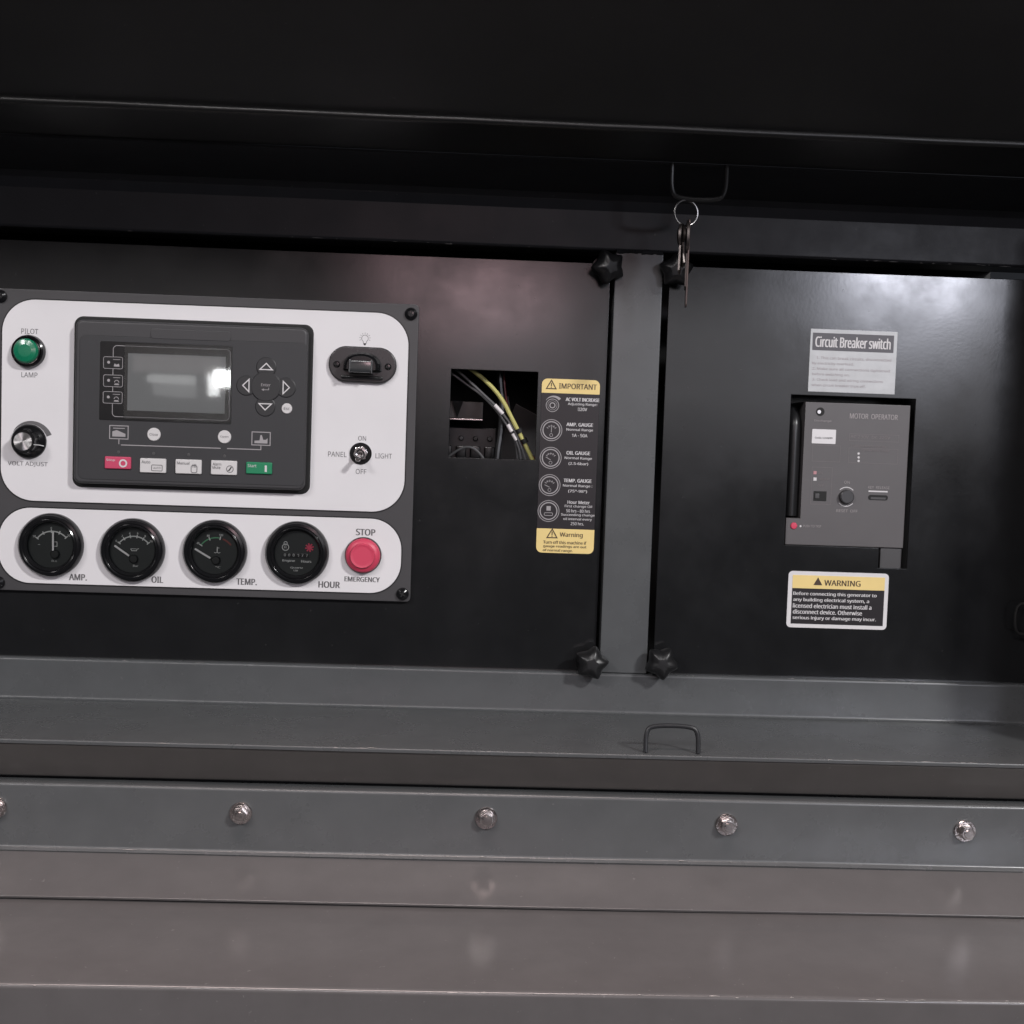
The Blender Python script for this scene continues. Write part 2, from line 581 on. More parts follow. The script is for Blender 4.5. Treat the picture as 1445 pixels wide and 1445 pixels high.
# mullion between the two panels
ml, mr = X(856.5, 670, FY), X(924, 670, FY)
B().box(ml, mr, FY, 0.03, z_rail + 0.0005, z_head - 0.0005, 0.0012).build('mullion', GREY, canopy)
bm_ = B()
for i in range(9):
    u = i / 8
    x = ml + 0.004 + (mr - ml - 0.008) * u
    bm_.tube([(x - 0.003, FY - 0.0004, z_head + random.uniform(-0.001, 0.001)), (x + 0.003, FY - 0.0006, z_head + random.uniform(-0.001, 0.001))], random.uniform(0.0012, 0.0024), 8)
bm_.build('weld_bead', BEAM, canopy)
# right jamb closing the recess
B().box(XR, XR + 0.03, -0.172, 0.03, z_sill + 0.001, z_top - 0.0015, 0.002).build('jamb', GREY, canopy)
# inside of the control box behind the panels
bm_ = B()
bm_.box(XL, XR, 0.20, 0.204, z_rail - 0.03, z_head + 0.03)
bm_.box(XL, XR, 0.031, 0.20, z_head + 0.026, z_head + 0.03)
bm_.box(XL, XR, 0.031, 0.20, z_rail - 0.03, z_rail - 0.026)
bm_.build('inner_box', DARKIN, canopy)

# rubbed paint along the sheet edges: tiny slivers nobody could count
def edge_wear(y, z, runs, seed):
    rnd = random.Random(seed)
    b = B()
    for xa, xb, cnt in runs:
        for _ in range(cnt):
            x = rnd.uniform(xa, xb)
            ln = rnd.choice((0.002, 0.003, 0.005, 0.009)) * rnd.uniform(0.6, 1.4)
            r = rnd.uniform(0.00022, 0.00045)
            dy, dz = rnd.uniform(-0.0004, 0.0004), rnd.uniform(-0.0004, 0.0004)
            b.tube([(x, y + dy, z + dz), (x + ln * 0.4, y + dy - 0.0001, z + dz + 0.0001), (x + ln, y + dy, z + dz)], [r * 0.3, r, r * 0.3], 6)
    o = b.build('edge_wear', mat('rubbed_metal', (0.30, 0.29, 0.28), 0.4, metal=0.5), canopy)
    o['kind'] = 'stuff'


edge_wear(FY + 0.0003, z_head + 0.0006, ((-0.25, -0.02, 6), (0.30, 0.47, 16), (-0.48, 0.5, 3)), 1)
edge_wear(-0.1655, z_sill - 0.0004, ((-0.45, -0.1, 6), (0.27, 0.42, 14)), 2)
edge_wear(FY + 0.0001, z_sill + 0.0012, ((-0.3, -0.1, 6), (0.1, 0.45, 9)), 3)
edge_wear(YB2 + 0.0007, ZB2 - 0.0006, ((0.08, 0.40, 16), (-0.4, 0.05, 5)), 4)
edge_wear(-0.1615, Z_LEDGE + 0.0025, ((-0.35, 0.45, 10),), 5)
edge_wear(FY + 0.0002, z_rail - 0.0004, ((0.15, 0.42, 10), (-0.48, 0.1, 3)), 6)

# latch loops welded to sill, roof and jamb
def loop_pts(a, b, h, lean):
    a, b = Vector(a), Vector(b)
    up = Vector((0, lean, h))
    k = (b - a) * 0.12
    return [a, a + up * 0.75, a + up + k, b + up - k, b + up * 0.75, b]


la, lb = W(911, 1064, -0.158), W(985, 1066, -0.158)
la.z = lb.z = z_sill + 0.0005
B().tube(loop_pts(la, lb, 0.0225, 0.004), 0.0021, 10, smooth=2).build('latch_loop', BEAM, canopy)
ua, ub = W(948, 250, -0.10), W(1025, 254, -0.10)
zbar = Z(985, 282, -0.10)
ua.z = ub.z = z_top + 0.0135
B().tube(loop_pts(ua, ub, zbar - ua.z, 0.0), 0.0022, 10, smooth=2).build('latch_loop', HOOD, canopy)
ja = W(1434, 850, -0.012)
jb = W(1432, 896, -0.012)
B().tube([(XR + 0.001, -0.012, ja.z), (ja.x + 0.006, -0.012, ja.z), (ja.x, -0.012, ja.z - 0.006), (ja.x, -0.012, jb.z + 0.006), (ja.x + 0.006, -0.012, jb.z), (XR + 0.001, -0.012, jb.z)],
         0.0014, 10, smooth=1).build('latch_loop', RUBBER, canopy)  # welded loop coloured black to put the jamb's shade into it
# hex bolts with washers in the bolted rail
def make_bolt(px, py, spin, tilt):
    y = -0.160
    c = W(px, py, y)
    b = B()
    hexa = lambda r, s=spin: [(r * math.cos(s + i * PI / 3), r * math.sin(s + i * PI / 3)) for i in range(6)]
    b.prism(hexa(0.0064), -0.0090, -0.0021, 0.0008, 2)
    b.lathe([(0, -0.0096), (0.0034, -0.0095), (0.0039, -0.0089)], n=18)
    b.lathe([(0.0072, -0.0021), (0.0070, -0.0034), (0.005, -0.0036)], n=24)
    o = b.build('hex_bolt', STEEL, canopy, (c.x, y, c.z), (tilt, 0, 0))
    B().lathe([(0.004, -0.0022), (0.0092, -0.0022), (0.0096, -0.0017), (0.0096, 0.0004)], n=28).build('washer', STEEL, o)


for a in ((340, 1147, 0.2, 0.03), (686, 1154, 0.6, -0.04), (1025, 1163, 0.35, 0.02), (1361, 1172, 0.1, 0.05), (-6, 1139, 0.4, 0.0)):
    make_bolt(*a)

# ================================================================== the two black panels
PT = 0.002
win = pxrect((635, 583), (757, 586), (697, 523), (694, 647), 0.0)
pl = B()
wz_top = Z(690, 365)
pl.prism([(XL + 0.002, z_rail - 0.02), (X(850.5, 670), z_rail - 0.02), (X(850.5, 670), wz_top), (XL + 0.002, wz_top)], 0, PT, 0.0006, 2,
         holes=[[(win[0], win[2]), (win[0], win[3]), (win[1], win[3]), (win[1], win[2])]])
pl.build('instrument_panel', BLACKP, canopy)['label'] = 'wide satin black metal panel with a square wiring window'
cut_l, cut_r = X(1112, 660), X(1286, 680)
cut_t, cut_b = Z(1200, 560), Z(1170, 771)
tab_l, tab_b = X(1240, 785), Z(1260, 802)
cut = [(cut_l, cut_b), (cut_l, cut_t), (cut_r, cut_t), (cut_r, tab_b), (tab_l, tab_b), (tab_l, cut_b)]
x0 = X(933, 670)
pr = B()
pr.prism([(x0, z_rail - 0.02), (XR - 0.004, z_rail - 0.02), (XR - 0.004, wz_top + 0.0005), (x0, wz_top + 0.0005)], 0, PT, 0.0006, 2, holes=[cut])
pr.build('breaker_panel', BLACKP, canopy)['label'] = 'satin black metal panel around the circuit breaker cutout'

# ================================================================== star knobs
def star_knob(px, py, y, spin, label, rot=(0, 0, 0)):
    c = W(px, py, y)
    root = thing('star_knob', label, 'knob', (c.x, 0, c.z), group='star knobs at the panel corners')
    b = B()

    def lobes(a, yy):
        q = math.cos(5 * (a - spin))
        return 0.86 + 0.10 * q + 0.07 * max(0, q) ** 5
    d = -y
    prof = [(0, -d - 0.0085), (0.006, -d - 0.0083), (0.0105, -d - 0.007), (0.0142, -d - 0.0045), (0.0162, -d - 0.0005), (0.0165, -d + 0.004), (0.0158, -d + 0.0065), (0.0085, -d + 0.0075), (0, -d + 0.0075)]
    b.lathe(prof, n=60, flute=lambda a, yy: (lobes(a, yy) if yy < -d + 0.0072 else 0.8))
    b.build('knob_head', BLKPL, root, (0, 0, 0), rot, sharp=40)
    B().lathe([(0.0062, -d + 0.0078), (0.0062, -0.001), (0.009, -0.001), (0.009, 0.001)], n=20).build('stud', BLKPL, root)


star_knob(852, 372, -0.022, 0.75, 'black plastic star knob fixing the instrument panel under the header rail', (0.12, 0, 0.25))
star_knob(958, 378, -0.022, 0.3, 'black plastic star knob fixing the breaker panel behind the hanging keys', (0.1, 0, -0.1))
star_knob(835, 936, -0.022, 0.1, 'black plastic star knob fixing the instrument panel above the bottom rail')
star_knob(934, 936, -0.022, -0.2, 'black plastic star knob fixing the breaker panel above the sill latch loop')

# ================================================================== instrument fascia
YF = -0.005
fx0, fx1 = X(-13, 620, YF), X(585, 640, YF)
fz0, fz1 = Z(290, 841, YF), Z(290, 418, YF)
fascia = thing('instrument_fascia', 'charcoal framed fascia with two white faceplates on the black instrument panel', 'fascia', ((fx0 + fx1) / 2, 0, fz0))
FO = Vector(fascia.location)


def rel(o, pt):
    return pt[0] - o.x, pt[1] - o.z


def at(px, py, y=YF):
    p = W(px, py, y)
    return p.x - FO.x, p.z - FO.z


hx = (fx1 - fx0) / 2
B().prism(rrect(-hx, hx, 0, fz1 - fz0, 0.004), YF, -0.0002, 0.0008).build('frame', FASCIA, fascia)
YW = YF - 0.0008
w1 = pxrect((2, 560), (573.5, 585), (290, 432), (290, 714.5), YW)
w2 = pxrect((-2, 770), (566, 785), (290, 724.5), (290, 830), YW)
for wr, rad in ((w1, 0.031), (w2, 0.030)):
    B().prism(rrect(wr[0] - FO.x, wr[1] - FO.x, wr[2] - FO.z, wr[3] - FO.z, rad, 12), YW, YF + 0.0004, 0.0003).build('faceplate', WHITE, fascia)
    B().prism(rrect(wr[0] - FO.x - 0.0012, wr[1] - FO.x + 0.0012, wr[2] - FO.z - 0.0012, wr[3] - FO.z + 0.0012, rad + 0.0012, 12), YF - 0.0003, YF + 0.0003).build('faceplate_rim', BLKPL, fascia)
YP = YW - 0.0002


def ftext(b, s, px, py, w, h, bold=0.0, y=YP, o=None):
    o = o or FO
    p = W(px, py, y)
    b.text(s, p.x - o.x, p.z - o.z, w * S, h * S, y, bold)


for a in (('PILOT', 42, 467.5, 23, 7.2), ('LAMP', 41.5, 529, 22, 7), ('VOLT ADJUST', 39, 655, 55, 7.2), ('ON', 511, 618.5, 11, 6.5), ('OFF', 509.5, 665.5, 15, 7),
          ('PANEL', 476, 641, 26, 7.2), ('LIGHT', 541.5, 643.5, 23, 7)):
    pr_ = B()
    ftext(pr_, *a)
    pr_.build('lettering', INK, fascia)
for a in (('AMP.', 110, 814.5, 25, 9), ('OIL', 222, 818, 16.5, 9), ('TEMP.', 348, 821, 29, 9), ('HOUR', 464.5, 825, 30.5, 9.2), ('STOP', 516, 751, 27.5, 9.2), ('EMERGENCY', 511, 817.5, 50, 7)):
    pr_ = B()
    ftext(pr_, *a, bold=0.045)
    pr_.build('lettering', INK, fascia)
# bulb pictogram
b = B()
c = at(515, 477.5, YP)
b.ring(c[0], c[1], 4.6 * S, 0.5 * S, YP, -55, 235, 20)
b.stroke([(c[0] - 2.6 * S, c[1] - 3.8 * S), (c[0] - 1.8 * S, c[1] - 7 * S), (c[0] + 1.8 * S, c[1] - 7 * S), (c[0] + 2.6 * S, c[1] - 3.8 * S)], 0.5 * S, YP)
b.flat([(c[0] - 1.7 * S, c[1] - 7.4 * S), (c[0] + 1.7 * S, c[1] - 7.4 * S), (c[0] + 1.2 * S, c[1] - 9.4 * S), (c[0] - 1.2 * S, c[1] - 9.4 * S)], YP)
for i in range(9):
    a = R(-20 + 220 * i / 8)
    b.stroke([(c[0] + 6 * S * math.cos(a), c[1] + 6 * S * math.sin(a)), (c[0] + 8 * S * math.cos(a), c[1] + 8 * S * math.sin(a))], 0.45 * S, YP)
b.build('bulb_symbol', INKD, fascia)
# tapered arc over the volt knob
b = B()
c = at(41, 624, YP)
n = 24
prev = None
for i in range(n + 1):
    u = i / n
    a = R(148 - 128 * u)
    r_in = 25.5 * S
    r_out = (25.8 + 7.2 * u ** 0.8) * S
    cur = ((c[0] + r_in * math.cos(a), YP, c[1] + r_in * math.sin(a)), (c[0] + r_out * math.cos(a), YP, c[1] + r_out * math.sin(a)))
    if prev:
        b.face([prev[0], prev[1], cur[1], cur[0]])
    prev = cur
b.build('range_arc', INK, fascia, recalc=False)
# corner screws
for px, py in ((580, 443), (568, 838), (1, 418), (-2, 822)):
    c = at(px, py, YF)
    o = B().lathe([(0, -0.0042), (0.003, -0.004), (0.0055, -0.0026), (0.0062, -0.0008), (0.0062, 0.0005)], n=24).build('screw', BLKGL, fascia, (c[0], YF, c[1]))
    B().box(-0.003, 0.003, -0.00425, -0.0038, -0.0006, 0.0006).box(-0.0006, 0.0006, -0.00427, -0.0038, -0.003, 0.003).build('cross_slot', RUBBER, o, rot=(0, 0.5, 0))

# ---- pilot lamp
c = W(41, 496, YW)
t = thing('pilot_lamp', 'round green pilot lamp with black bezel on white faceplate', 'indicator lamp', (c.x, YW, c.z))
B().lathe([(0.0122, -0.0045), (0.0135, -0.006), (0.0150, -0.005), (0.0158, -0.002), (0.0158, 0.0)], n=40).build('bezel', BLKGL, t)
B().lathe([(0.0122, -0.0045), (0.0126, -0.0075), (0.0120, -0.008), (0.0119, -0.004)], n=40).build('chrome_ring', CHROME, t)
B().lathe([(0, -0.0125), (0.006, -0.0122), (0.0102, -0.0112), (0.0116, -0.0095), (0.0119, -0.0045)], n=40).build('lens', GREEN, t)

# ---- volt adjust knob
c = W(41, 623, YW)
t = thing('adjuster_knob', 'black fluted turning knob with silver cap and pointer line', 'knob', (c.x, YW, c.z))
B().lathe([(0.0112, -0.0062), (0.0148, -0.0035), (0.0162, -0.0022), (0.0166, -0.0008), (0.0166, 0.0)], n=44).build('skirt', BLKGL, t)
fl = lambda a, y: 1 - 0.07 * max(0.0, math.cos(6 * a)) ** 2
B().lathe([(0.0085, -0.0165), (0.0105, -0.0165), (0.0112, -0.0158), (0.0118, -0.006), (0.0122, -0.0055)], n=72, flute=fl).build('grip', BLKGL, t)
B().lathe([(0, -0.0172), (0.0083, -0.0171), (0.0087, -0.0165)], n=36).build('silver_cap', ALU, t)
b = B()
a = R(-14)
dx, dz = math.cos(a), math.sin(a)
pa, pb, pc = (0.0108, -0.0166), (0.0121, -0.0068), (0.0158, -0.0040)
b.tube([(pa[0] * dx, pa[1], pa[0] * dz), (pb[0] * dx, pb[1], pb[0] * dz), (pc[0] * dx, pc[1], pc[0] * dz)], 0.0005, 6)
b.build('pointer_line', INKW, t)

# ---- emergency stop
c = W(512.5, 783.5, YW)
t = thing('stop_button', 'round red emergency stop button on lower white faceplate', 'push button', (c.x, YW, c.z))
B().lathe([(0.0155, -0.003), (0.0172, -0.003), (0.0178, -0.0015), (0.0178, 0)], n=44).build('collar', BLKPL, t)
B().lathe([(0, -0.0108), (0.009, -0.0108), (0.0112, -0.0112), (0.0118, -0.0104), (0.0124, -0.0088), (0.0150, -0.0078), (0.0164, -0.0062), (0.0168, -0.0030), (0.0155, -0.0028)], n=48).build('cap', RED, t)

# ---- toggle switch
c = W(509, 640, YW)
t = thing('toggle_switch', 'small chrome toggle switch between PANEL and LIGHT lettering', 'switch', (c.x, YW, c.z))
B().lathe([(0.0058, -0.0016), (0.0098, -0.0016), (0.0106, -0.0008), (0.0106, 0)], n=36).build('washer', BLKGL, t)
B().prism([(0.0074 * math.cos(i * PI / 3 + 0.2), 0.0074 * math.sin(i * PI / 3 + 0.2)) for i in range(6)], -0.0042, -0.0014, 0.0006).build('nut', CHROME, t)
B().lathe([(0.0028, -0.0085), (0.0040, -0.0088), (0.0046, -0.0082), (0.0046, -0.004)], n=28).build('bushing', CHROME, t)
B().tube([(0, -0.006, 0), (-0.0004, -0.011, -0.0022), (-0.0010, -0.0175, -0.0052), (-0.0011, -0.0186, -0.0057)], [0.0017, 0.0019, 0.0026, 0.0018], 14).build('lever', CHROME, t)

# ---- panel light
c = W(512, 515, YW)
t = thing('panel_light', 'small hooded black panel light with clear lens under bulb symbol', 'lamp', (c.x, YW, c.z), (0, 0.012, 0))
B().prism(rrect(-0.0325, 0.0325, -0.0172, 0.0172, 0.0170, 12), -0.0042, 0, 0.0016, 3).build('base', mat('lamp_base_plastic', (0.035, 0.033, 0.035), 0.28, smudge=0.06), t)
b = B()
prof = []
bmv = []
nseg, half = 14, 0.0185
for j, (yy, k) in enumerate(((-0.003, 1.0), (-0.010, 0.96), (-0.0165, 0.86), (-0.0185, 0.74))):
    bmv.append([])
    for i in range(nseg + 1):
        u = i / nseg
        a = PI * u
        xx = -half * k * math.cos(a)
        zz = -0.0055 + 0.0175 * k * (math.sin(a) ** 0.6)
        bmv[-1].append((xx, yy, zz))
for a, d in zip(bmv, bmv[1:]):
    for i in range(nseg):
        b.face([a[i], a[i + 1], d[i + 1], d[i]])
b.face(bmv[-1])
o = b.build('hood', BLKGL, t, recalc=True)
B().box(-0.0115, 0.0105, -0.0190, -0.0040, -0.0085, 0.0035, 0.0018).build('lens', LAMPGL, t)
b = B()
b.box(-0.0118, -0.0100, -0.0196, -0.0035, -0.0088, 0.0038, 0.0006).box(0.0090, 0.0108, -0.0196, -0.0035, -0.0088, 0.0038, 0.0006)
b.build('lens_edge', LAMPGL, t)
b = B()
for sg in (-1, 1):
    b.box(-0.020, 0.020, -0.0075, -0.003, -0.0140, -0.0105, 0.0016)
    break
b.build('lip', BLKPL, t)
for sx in (-1, 1):
    o = B().lathe([(0, -0.0062), (0.0022, -0.006), (0.0032, -0.0048), (0.0032, -0.004)], n=20).build('screw', BLKGL, t, (sx * 0.0245, 0, -0.0008))
    B().box(-0.0016, 0.0016, -0.0064, -0.0058, -0.0003, 0.0003).build('slot', RUBBER, o, rot=(0, 0.8 * sx, 0))

# ---- gauges
def gauge(px, py, name, label, kind):
    c = W(px, py, YW)
    t = thing(name, label, 'gauge', (c.x, YW, c.z), group='round gauges in the lower faceplate')
    k = 1.0
    B().lathe([(0.0215, -0.0040), (0.0228, -0.0072), (0.0240, -0.0082), (0.0252, -0.0074), (0.0262, -0.0082), (0.0285, -0.0078), (0.0302, -0.0055), (0.0308, -0.0025), (0.0308, 0)], n=64).build('bezel', BLKGL, t)
    B().lathe([(0, -0.0012), (0.0222, -0.0012), (0.0222, -0.0045)], n=48).build('dial', DIAL, t)
    y = -0.0016
    m = B()
    g = B()
    r0 = 0.0150
    if kind == 'hour':
        m.ring(-0.0112, 0.0052, 0.0031, 0.0008, y).ring(-0.0112, 0.0090, 0.0016, 0.0007, y)
        m.text('H', -0.0115, 0.0052, 0.0020, 0.0026, y, 0.02)
        for i in range(6):
            m.text(str((0, 0, 0, 1, 7, 7)[i]), -0.0115 + i * 0.0042, -0.0022, 0.0020, 0.0028, y, 0.06)
        m.text('Engine', -0.0078, -0.0080, 0.0120, 0.0026, y, 0.06).text('Hours', 0.0090, -0.0080, 0.0098, 0.0024, y, 0.06)
        m.text('Quartz', 0.0, -0.0145, 0.0120, 0.0020, y, 0.05).text('12V', -0.001, -0.0172, 0.0045, 0.0016, y, 0.05)
        B().box(-0.0138, 0.0118, -0.0024, -0.0013, -0.0042, -0.0002, 0.0003).build('counter_window', BLKPL, t)
        for v in m.bm.verts:
            if -0.0045 < v.co.z < 0.0:
                v.co.y = -0.0026
        r_ = B()
        for i in range(4):
            a = PI * i / 4 + 0.2
            r_.stroke([(0.0118 - 0.0042 * math.cos(a), 0.0055 - 0.0042 * math.sin(a)), (0.0118 + 0.0042 * math.cos(a), 0.0055 + 0.0042 * math.sin(a))], 0.0013, y - 0.00002 * i)
        r_.build('red_star_wheel', RED, t)
    else:
        arc = g if kind == 'temp' else m
        cz = -0.0045
        rr = 0.0178
        spans = {'amp': (43, 143, 5), 'oil': (40, 142, 6), 'temp': (78, 145, 3)}[kind]
        a0, a1, nt = spans
        arc.ring(0.001, cz, rr, 0.0011, y, a0, a1, 24)
        for i in range(nt):
            a = R(a1 + (a0 - a1) * i / (nt - 1))
            m.stroke([(0.001 + (rr - 0.0016) * math.cos(a), cz + (rr - 0.0016) * math.sin(a)), (0.001 + (rr + 0.0018) * math.cos(a), cz + (rr + 0.0018) * math.sin(a))], 0.0010, y - 0.0001)
            lab = {'amp': ('50', '', '0', '', '50'), 'oil': ('0', '2', '4', '6', '8', '10'), 'temp': ('40', '80', '100')}[kind][i]
            if lab:
                m.text(lab, 0.001 + (rr + 0.0036) * math.cos(a), cz + (rr + 0.0036) * math.sin(a) * 0.98, 0.0013 * len(lab), 0.0020, y, 0.03)
        if kind == 'temp':
            r_ = B().ring(0.001, cz, rr, 0.0016, y, 38, 70, 10)
            r_.build('red_zone', mat('dim_red_print', (0.16, 0.035, 0.03), 0.5), t)
            g.build('green_arc', INKG, t)
            m.stroke([(0.002, 0.0045), (0.002, -0.001)], 0.0008, y).stroke([(0.0022, 0.0035), (0.004, 0.0035)], 0.0005, y).stroke([(-0.001, -0.0008), (0.0005, -0.0014), (0.002, -0.0008), (0.0035, -0.0014), (0.005, -0.0008)], 0.0005, y)
        elif kind == 'oil':
            m.stroke([(-0.002, 0.0012), (-0.001, -0.0006), (0.0035, -0.0006), (0.0042, 0.0012)], 0.0006, y).stroke([(0.0042, 0.0010), (0.0058, 0.0016)], 0.0005, y).stroke([(-0.002, 0.0012), (0.0035, 0.0012)], 0.0005, y)
        else:
            m.stroke([(0.001, 0.0032), (0.0055, 0.0032), (0.0055, -0.001), (0.001, -0.001)], 0.0006, y, closed=True)
            m.stroke([(-0.0125, 0.0003), (-0.0105, 0.0003)], 0.0004, y)
        m.text({'amp': 'DC A', 'oil': 'Bar', 'temp': '\u00b0C'}[kind], 0.003, -0.0152, 0.0050, 0.0018, y, 0.01)
        piv = {'amp': (0.0024, -0.0055), 'oil': (-0.0030, -0.0055), 'temp': (-0.0040, -0.0065)}[kind]
        tip = {'amp': (0.0022, 0.0128), 'oil': (-0.0170, 0.0040), 'temp': (-0.0190, 0.0022)}[kind]
        nd = B()
        d = Vector((tip[0] - piv[0], 0, tip[1] - piv[1]))
        ang = math.atan2(d.z, d.x)
        nd.box(0, d.length, -0.0036, -0.0030, -0.0009, 0.0009, 0.0002)
        nd.build('needle', mat('needle_white', (0.72, 0.70, 0.70), 0.45), t, (piv[0], 0, piv[1]), (0, -ang, 0))
        B().lathe([(0, -0.0042), (0.0034, -0.0041), (0.0042, -0.0032), (0.0042, -0.0011)], 0.0012 if kind != 'amp' else 0.004, -0.0085, n=24).build('hub_cover', mat('hub_black', (0.012, 0.013, 0.013), 0.5), t)
    m.build('markings', mat('dial_print', (0.58, 0.58, 0.57), 0.5), t)
    B().lathe([(0, -0.0050), (0.0217, -0.0050)], n=48).build('glass', GLASS, t)


gauge(73, 769, 'ammeter', 'round ammeter with upright white needle above AMP. lettering', 'amp')
gauge(188, 776, 'oil_gauge', 'round oil pressure gauge with lowered white needle beside OIL lettering', 'oil')
gauge(304, 778, 'temperature_gauge', 'round temperature gauge with green and red scale beside TEMP. lettering', 'temp')
gauge(419.5, 780, 'hour_meter', 'round hour meter with small red star wheel beside HOUR lettering', 'hour')

# ================================================================== genset controller
YC = -0.017
cx0, cx1, cz0, cz1 = pxrect((98.5, 565), (438, 580), (270, 450.5), (267, 693), YC)
ctl = thing('generator_controller', 'dark grey generator controller with LCD screen, arrow keys and coloured buttons', 'controller', ((cx0 + cx1) / 2, YW, cz0))
CO = Vector((ctl.location.x, YW, ctl.location.z))


def cpt(px, py, y=YC):
    p = W(px, py, y)
    return p.x - CO.x, p.z - CO.z


cw, ch = (cx1 - cx0) / 2, cz1 - cz0
LY = YC - YW      # local y of the front
B().prism(rrect(-cw, cw, 0, ch, 0.0085, 8), LY + 0.009, -0.0001, 0.002).build('gasket', RUBBER, ctl)
B().prism(rrect(-cw + 0.004, cw - 0.004, 0.004, ch - 0.004, 0.007, 8), LY, LY + 0.0098, 0.0028, 4).build('housing', CTRL, ctl)
ox0, oz1 = cpt(113, 468)
ox1, oz0 = cpt(429, 686)
zt = (cpt(270, 478.5)[1])
oo = B().prism(rrect(ox0, ox1, oz0, zt, 0.006, 6), LY - 0.0004, LY + 0.001, 0.0003)
oo.build('overlay', OVER, ctl)
B().stroke(rrect(ox0, ox1, oz0, zt, 0.006, 6), 0.0005, LY - 0.0002, closed=True).build('overlay_groove', RUBBER, ctl)
p0, p1 = cpt(213, 458), cpt(326, 472)
B().prism(rrect(p0[0], p1[0], zt - 0.001, zt + 0.0085, 0.003, 5), LY - 0.0008, LY + 0.001, 0.0006).build('name_tab', CTRL, ctl)
YO = LY - 0.0004
AB = YW          # local y = absolute - YW
# display window
d0, d1, d2, d3 = pxrect((141, 540), (327.5, 545), (232, 484.5), (232, 595.5), YC)
disp = B().prism(rrect(d0 - CO.x, d1 - CO.x, d2 - CO.z, d3 - CO.z, 0.0012, 3), YO - 0.0004, YO + 0.0002, 0.0001).build('display_window', BLKGL, ctl)
l0, l1, l2, l3 = pxrect((180.5, 540), (318, 545), (250, 501), (250, 581.5), YC)
B().prism([(l0 - CO.x, l2 - CO.z), (l1 - CO.x, l2 - CO.z), (l1 - CO.x, l3 - CO.z), (l0 - CO.x, l3 - CO.z)], YO - 0.0007, YO - 0.0003).build('lcd', LCD, disp)
B().prism(rrect(l0 - CO.x - 0.003, d1 - CO.x - 0.001, d2 - CO.z + 0.002, d3 - CO.z - 0.002, 0.001, 2), YO - 0.0012, YO - 0.0010).build('screen_film', FILM, disp)
YQ = YO - 0.0005
b = B()
o0, o1, o2, o3 = pxrect((159.5, 540), (324.5, 545), (240, 490.5), (240, 590.5), YC)
q = rrect(o0 - CO.x, o1 - CO.x, o2 - CO.z, o3 - CO.z, 0.0035, 5)
b.stroke(q, 0.00055, YQ, closed=True)
b.build('outline', INKP, disp)
for (px, py) in ((160, 512), (160, 537.5), (159.5, 561)):
    c = cpt(px, py)
    w_, h_ = 13 * S, 8 * S
    i_ = B().prism(rrect(c[0] - w_, c[0] + w_, c[1] - h_, c[1] + h_, 0.0016, 4), YQ - 0.0002, YQ + 0.0001)
    io = i_.build('status_icon', BLKPL, disp)
    m = B()
    m.stroke(rrect(c[0] - w_, c[0] + w_, c[1] - h_, c[1] + h_, 0.0016, 4), 0.00045, YQ - 0.0003, closed=True)
    m.disc(c[0] - 6 * S, c[1] + 0.5 * S, 2.0 * S, YQ - 0.0003, 12)
    if py < 520:
        m.flat([(c[0] + 1 * S, c[1] - 5 * S), (c[0] + 9 * S, c[1] - 5 * S), (c[0] + 8 * S, c[1] - 1 * S), (c[0] + 5 * S, c[1] - 2.4 * S), (c[0] + 2 * S, c[1] - 1 * S)], YQ - 0.0003)
    else:
        m.ring(c[0] + 5 * S, c[1] - 2 * S, 3 * S, 0.9 * S, YQ - 0.0003, 0, 180, 8)
        m.flat([(c[0] + 1.5 * S, c[1] - 5.5 * S), (c[0] + 8.5 * S, c[1] - 5.5 * S), (c[0] + 7.5 * S, c[1] - 3.5 * S), (c[0] + 2.5 * S, c[1] - 3.5 * S)], YQ - 0.0003)
    m.stroke([(c[0], c[1] + 4.5 * S), (c[0] + 10 * S, c[1] + 4.5 * S)], 0.7 * S, YQ - 0.0003)
    m.build('pictogram', INKP, io)
# keypad: arrows, enter and escape
YK = YO - 0.0001
kc = cpt(375.5, 545.5)
B().lathe([(0, YO - 0.0011), (0.0135, YO - 0.0011), (0.0145, YO - 0.0004), (0.0146, YO + 0.0003)], kc[0], kc[1], n=36).build('enter_key', OVERD, ctl)
m = B()
m.text('Enter', kc[0], kc[1] + 2.2 * S, 13 * S, 4.0 * S, YO - 0.0013, 0.01)
m.stroke([(kc[0] + 4 * S, kc[1] - 1.5 * S), (kc[0] + 4 * S, kc[1] - 4.5 * S), (kc[0] - 3 * S, kc[1] - 4.5 * S)], 0.8 * S, YO - 0.0013)
m.flat([(kc[0] - 6 * S, kc[1] - 4.5 * S), (kc[0] - 2.5 * S, kc[1] - 2.8 * S), (kc[0] - 2.5 * S, kc[1] - 6.2 * S)], YO - 0.0013)
m.build('enter_print', INKP, ctl)
for px, py, ang in ((376, 518, 90), (348, 544, 180), (403.5, 547, 0), (374.5, 573.5, 270)):
    c = cpt(px, py)
    o = B().lathe([(0, YO - 0.0008), (0.0088, YO - 0.0008), (0.0096, YO - 0.0003), (0.0097, YO + 0.0003)], 0, 0, n=28).build('arrow_key', OVERD, ctl, (c[0], 0, c[1]))
    ca, sa = math.cos(R(ang)), math.sin(R(ang))
    tri = [(5.0, 0), (-3.6, 8.6), (-3.6, -8.6)]
    m = B().stroke([((x * ca - z * sa) * S, (x * sa + z * ca) * S) for x, z in tri], 1.5 * S, YO - 0.0010, closed=True)
    m.build('arrow', INKW, o)
c = cpt(405, 576.5)
o = B().lathe([(0, YO - 0.0012), (6.6 * S, YO - 0.0012), (7.3 * S, YO - 0.0006), (7.3 * S, YO + 0.0002)], 0, 0, n=28).build('escape_key', IVORY, ctl, (c[0], 0, c[1]))
